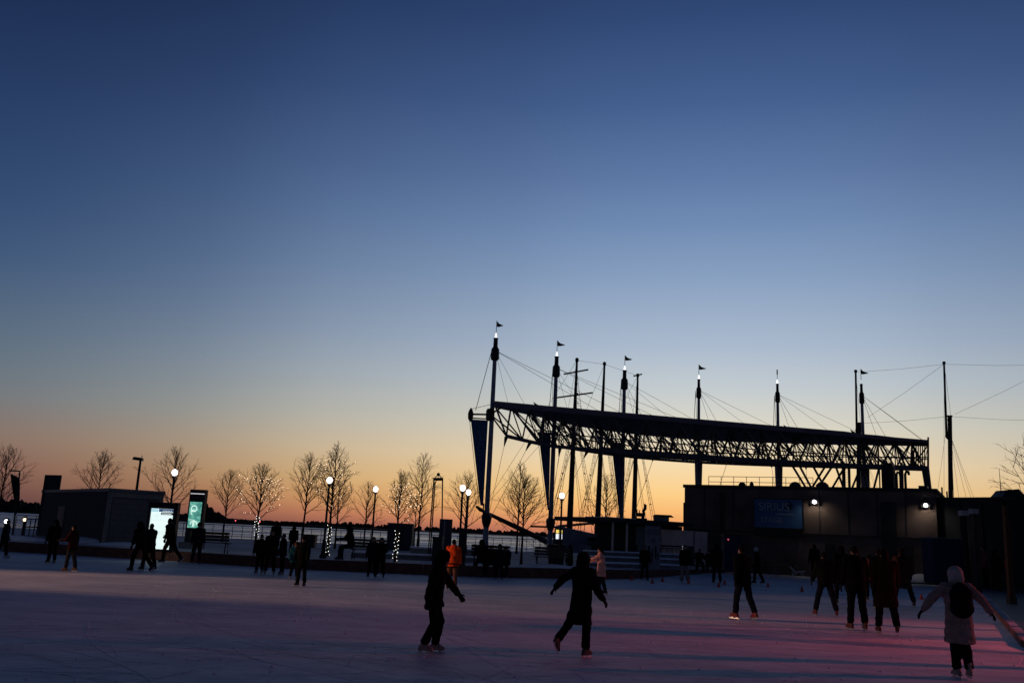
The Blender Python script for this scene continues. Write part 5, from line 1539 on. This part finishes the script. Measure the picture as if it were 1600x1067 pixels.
P(1070, 910, 851, 185, 'stand', DK, 'ink', (.23, .20, .18), 'wide', 'skater in a dark jacket and pale wide trousers', 'hip', boots=(.25, .2, .18), bootn='paleboot')
P(1092, 894, 857, 178, 'sit', BR_, 'brown', BK, 'black', 'person in a brown top sitting left of the dark skater with cones', 'hip', ground=.1)
P(1107, 895, 859, 182, 'sit', BK, 'black', BK, 'black', 'person in black sitting just behind the dark skater with cones', 'hip', ground=.1)
P(1120, 911, 848.5, 5, 'stand', DK, 'ink', DK, 'ink', 'all-black skater standing by the close pair of cones', 'thigh', hood=True)
P(1162, 967, 852, 28, 'walk', DK, 'ink', NV, 'navy', 'dark skater in red skates striding towards the viewer', 'hip', boots=(.16, .018, .02), bootn='red')
P(1184, 912, 855, 60, 'walk', DK, 'ink', BK, 'black', 'child in a white hat behind the man in red skates', 'hip', cap='pom', capc=(.4, .4, .42))
P(1274, 905, 850, 10, 'stand', BK, 'black', BK, 'black', 'dark person standing far back left of the crowd', 'hip')
P(1291, 962, 862, -4, 'apart', BK, 'black', NV, 'navy', 'skater with legs apart leading the crowd on the left', 'hip', boots=(.10, .016, .016), bootn='darkredboot')
P(1317, 944, 852, 8, 'walk', DK, 'ink', BK, 'black', 'dark skater half hidden between the two tall ones', 'hip', hood=True)
P(1340, 984, 852, 2, 'stand', DK, 'ink', DK, 'ink', 'tallest dark skater at the middle of the crowd seen from behind', 'hip', boots=(.09, .02, .02), bootn='maroon')
P(1361, 938, 866, 0, 'stand', (.30, .05, .06), 'rose', BK, 'black', 'child in a rose jacket behind the tallest skater', 'hip', cap='long')
P(1376, 950, 857, -10, 'stand', DK, 'ink', BK, 'black', 'dark-haired skater behind the brown coat', 'hip', cap='long')
P(1387, 990, 857, -12, 'walk', (.015, .0065, .0045), 'rust', BK, 'black', 'skater in a long rust-brown coat in the crowd', 'knee', cap='long', boots=(.05, .02, .016), bootn='russet')
P(1413, 947, 856, -6, 'apart', (.06, .03, .017), 'camel', NV, 'navy', 'skater in a camel coat at the right of the crowd', 'knee', cap='long')
w_, wsc, (whip, wsp, wch) = P(1503, 1059, 887, -6, 'armsout', (.28, .20, .175), 'dustypink', BK, 'black', 'woman in a pale pink coat and white hat with arms out', 'knee', cap='bighat', capc=(.40, .34, .31), boots=(.25, .2, .17), bootn='cream')
P(1541, 918, 852, 90, 'stand', (.16, .05, .06), 'plum', BK, 'black', 'person in plum behind the slim timber post', 'hip', ground=.12, skates=False)
P(1558, 922, 858, 200, 'stand', BK, 'black', BK, 'black', 'dark person between the timber posts', 'hip', ground=.12, skates=False, hood=True)
P(1583, 918, 862, 160, 'stand', (.34, .02, .03), 'scarlet', GY, 'grey', 'person in a bright red jacket beside the brown timber post', 'hip', ground=.12, skates=False)

# orange vest stripes (worn by the attendant)
vest = next(o for o in bpy.data.objects if o.get('label', '').startswith('attendant'))
low = [c for c in vest.children if c.name.startswith('coat')][0]
zs_ = sorted({round(v.co.z, 3) for v in low.data.vertices})
for z0 in (.80, .92):
    m_ = MB(); n_ = 18; r_ = []
    for z in (z0, z0 + .045):
        pts_ = [v.co for v in low.data.vertices if abs(v.co.z - z) < .04 and abs(v.co.x) < .24]
        rx = max(abs(p.x) for p in pts_) * .92; ry2 = max(abs(p.y) for p in pts_) + .012
        r_.append([(rx * 1.0 * math.cos(6.28318 * j / n_), ry2 * math.sin(6.28318 * j / n_), z) for j in range(n_)])
    m_.loft(r_, False).build('dark_stripe', cloth((.02, .012, .01), 'stripe'), vest)

# backpack on the woman at the right
bpk = thing('backpack', w_.location, 'black backpack worn by the woman in the pale pink coat', 'backpack', None, R(-6)); bpk.scale = (wsc,) * 3
m_ = MB(); c = wch + V((0, -.20, -.06)); blob(m_, c, .19, .12, .29); blob(m_, c + V((0, -.06, -.1)), .15, .10, .14); blob(m_, c + V((0, 0, -.13)), .2, .13, .19); capsule(m_, c + V((-.1, 0, .1)), .1, c + V((.1, 0, .1)), .1)
link('bag', fuse(m_, 'bag', .018, 3), cloth((.008, .008, .010), 'bag'), bpk)
for s in (-1, 1):
    MB().path([c + V((s * .09, .06, .2)), wch + V((s * .12, .02, .2)), wch + V((s * .13, .15, .05)), wch + V((s * .14, .12, -.18)), c + V((s * .12, .05, -.18))], .018, 6).build('strap', cloth((.008, .008, .010), 'bag'), bpk)
MB().path([c + V((-.04, -.02, .22)), c + V((0, -.02, .28)), c + V((.04, -.02, .22))], .012, 6).build('grab_loop', cloth((.008, .008, .010), 'bag'), bpk)

# ------------------------------------------------------------------ lamps beside the rink whose light crosses the ice
def side_flood(loc, aim, col, watt, size, blend, lb, soft=.15):
    loc = V(loc); t = thing('rink_floodlight', (loc.x, loc.y, .12 if loc.x > 0 else .42), lb, 'floodlight', 'rink side floodlights')
    h = loc.z - t.location.z
    MB().lathe((0, 0, 0), [(.18, 0), (.12, .2), (.08, h - .1)], 8).build('pole', M_BLACK, t)
    d = (V(aim) - loc).normalized(); hd_ = link('head', MB().loft([[(-.2, -.12, -.12), (.2, -.12, -.12), (.2, -.12, .12), (-.2, -.12, .12)], [(-.32, .12, -.22), (.32, .12, -.22), (.32, .12, .22), (-.32, .12, .22)]]).mesh('head'), M_BLACK, t)
    hd_.location = (0, 0, h); hd_.rotation_mode = 'QUATERNION'; hd_.rotation_quaternion = V((0, 1, 0)).rotation_difference(d)
    ld = bpy.data.lights.new('side_lamp', 'SPOT'); ld.energy = watt; ld.color = col; ld.spot_size = R(size); ld.spot_blend = blend; ld.shadow_soft_size = soft
    lo = bpy.data.objects.new('side_lamp', ld); COL.objects.link(lo); lo.parent = t; lo.location = V((0, 0, h)) + d * .2
    lo.rotation_mode = 'QUATERNION'; lo.rotation_quaternion = V((0, 0, -1)).rotation_difference(d)


side_flood((-46, 22, 6.5), (4, 28.2, 0), (1.0, .52, .34), 36000, 17.5, .6, 'warm floodlight on a pole beside the left of the rink')
side_flood((23, 17.5, 6.0), (9.5, 17.6, 0), (1.0, .13, .14), 3500, 41, 1.0, 'red floodlight on a pole at the near right of the rink', .08)
side_flood((25, 25, 6.0), (11, 22.5, 0), (1.0, .13, .14), 3500, 41, 1.0, 'red floodlight on a pole farther along the right of the rink', .08)
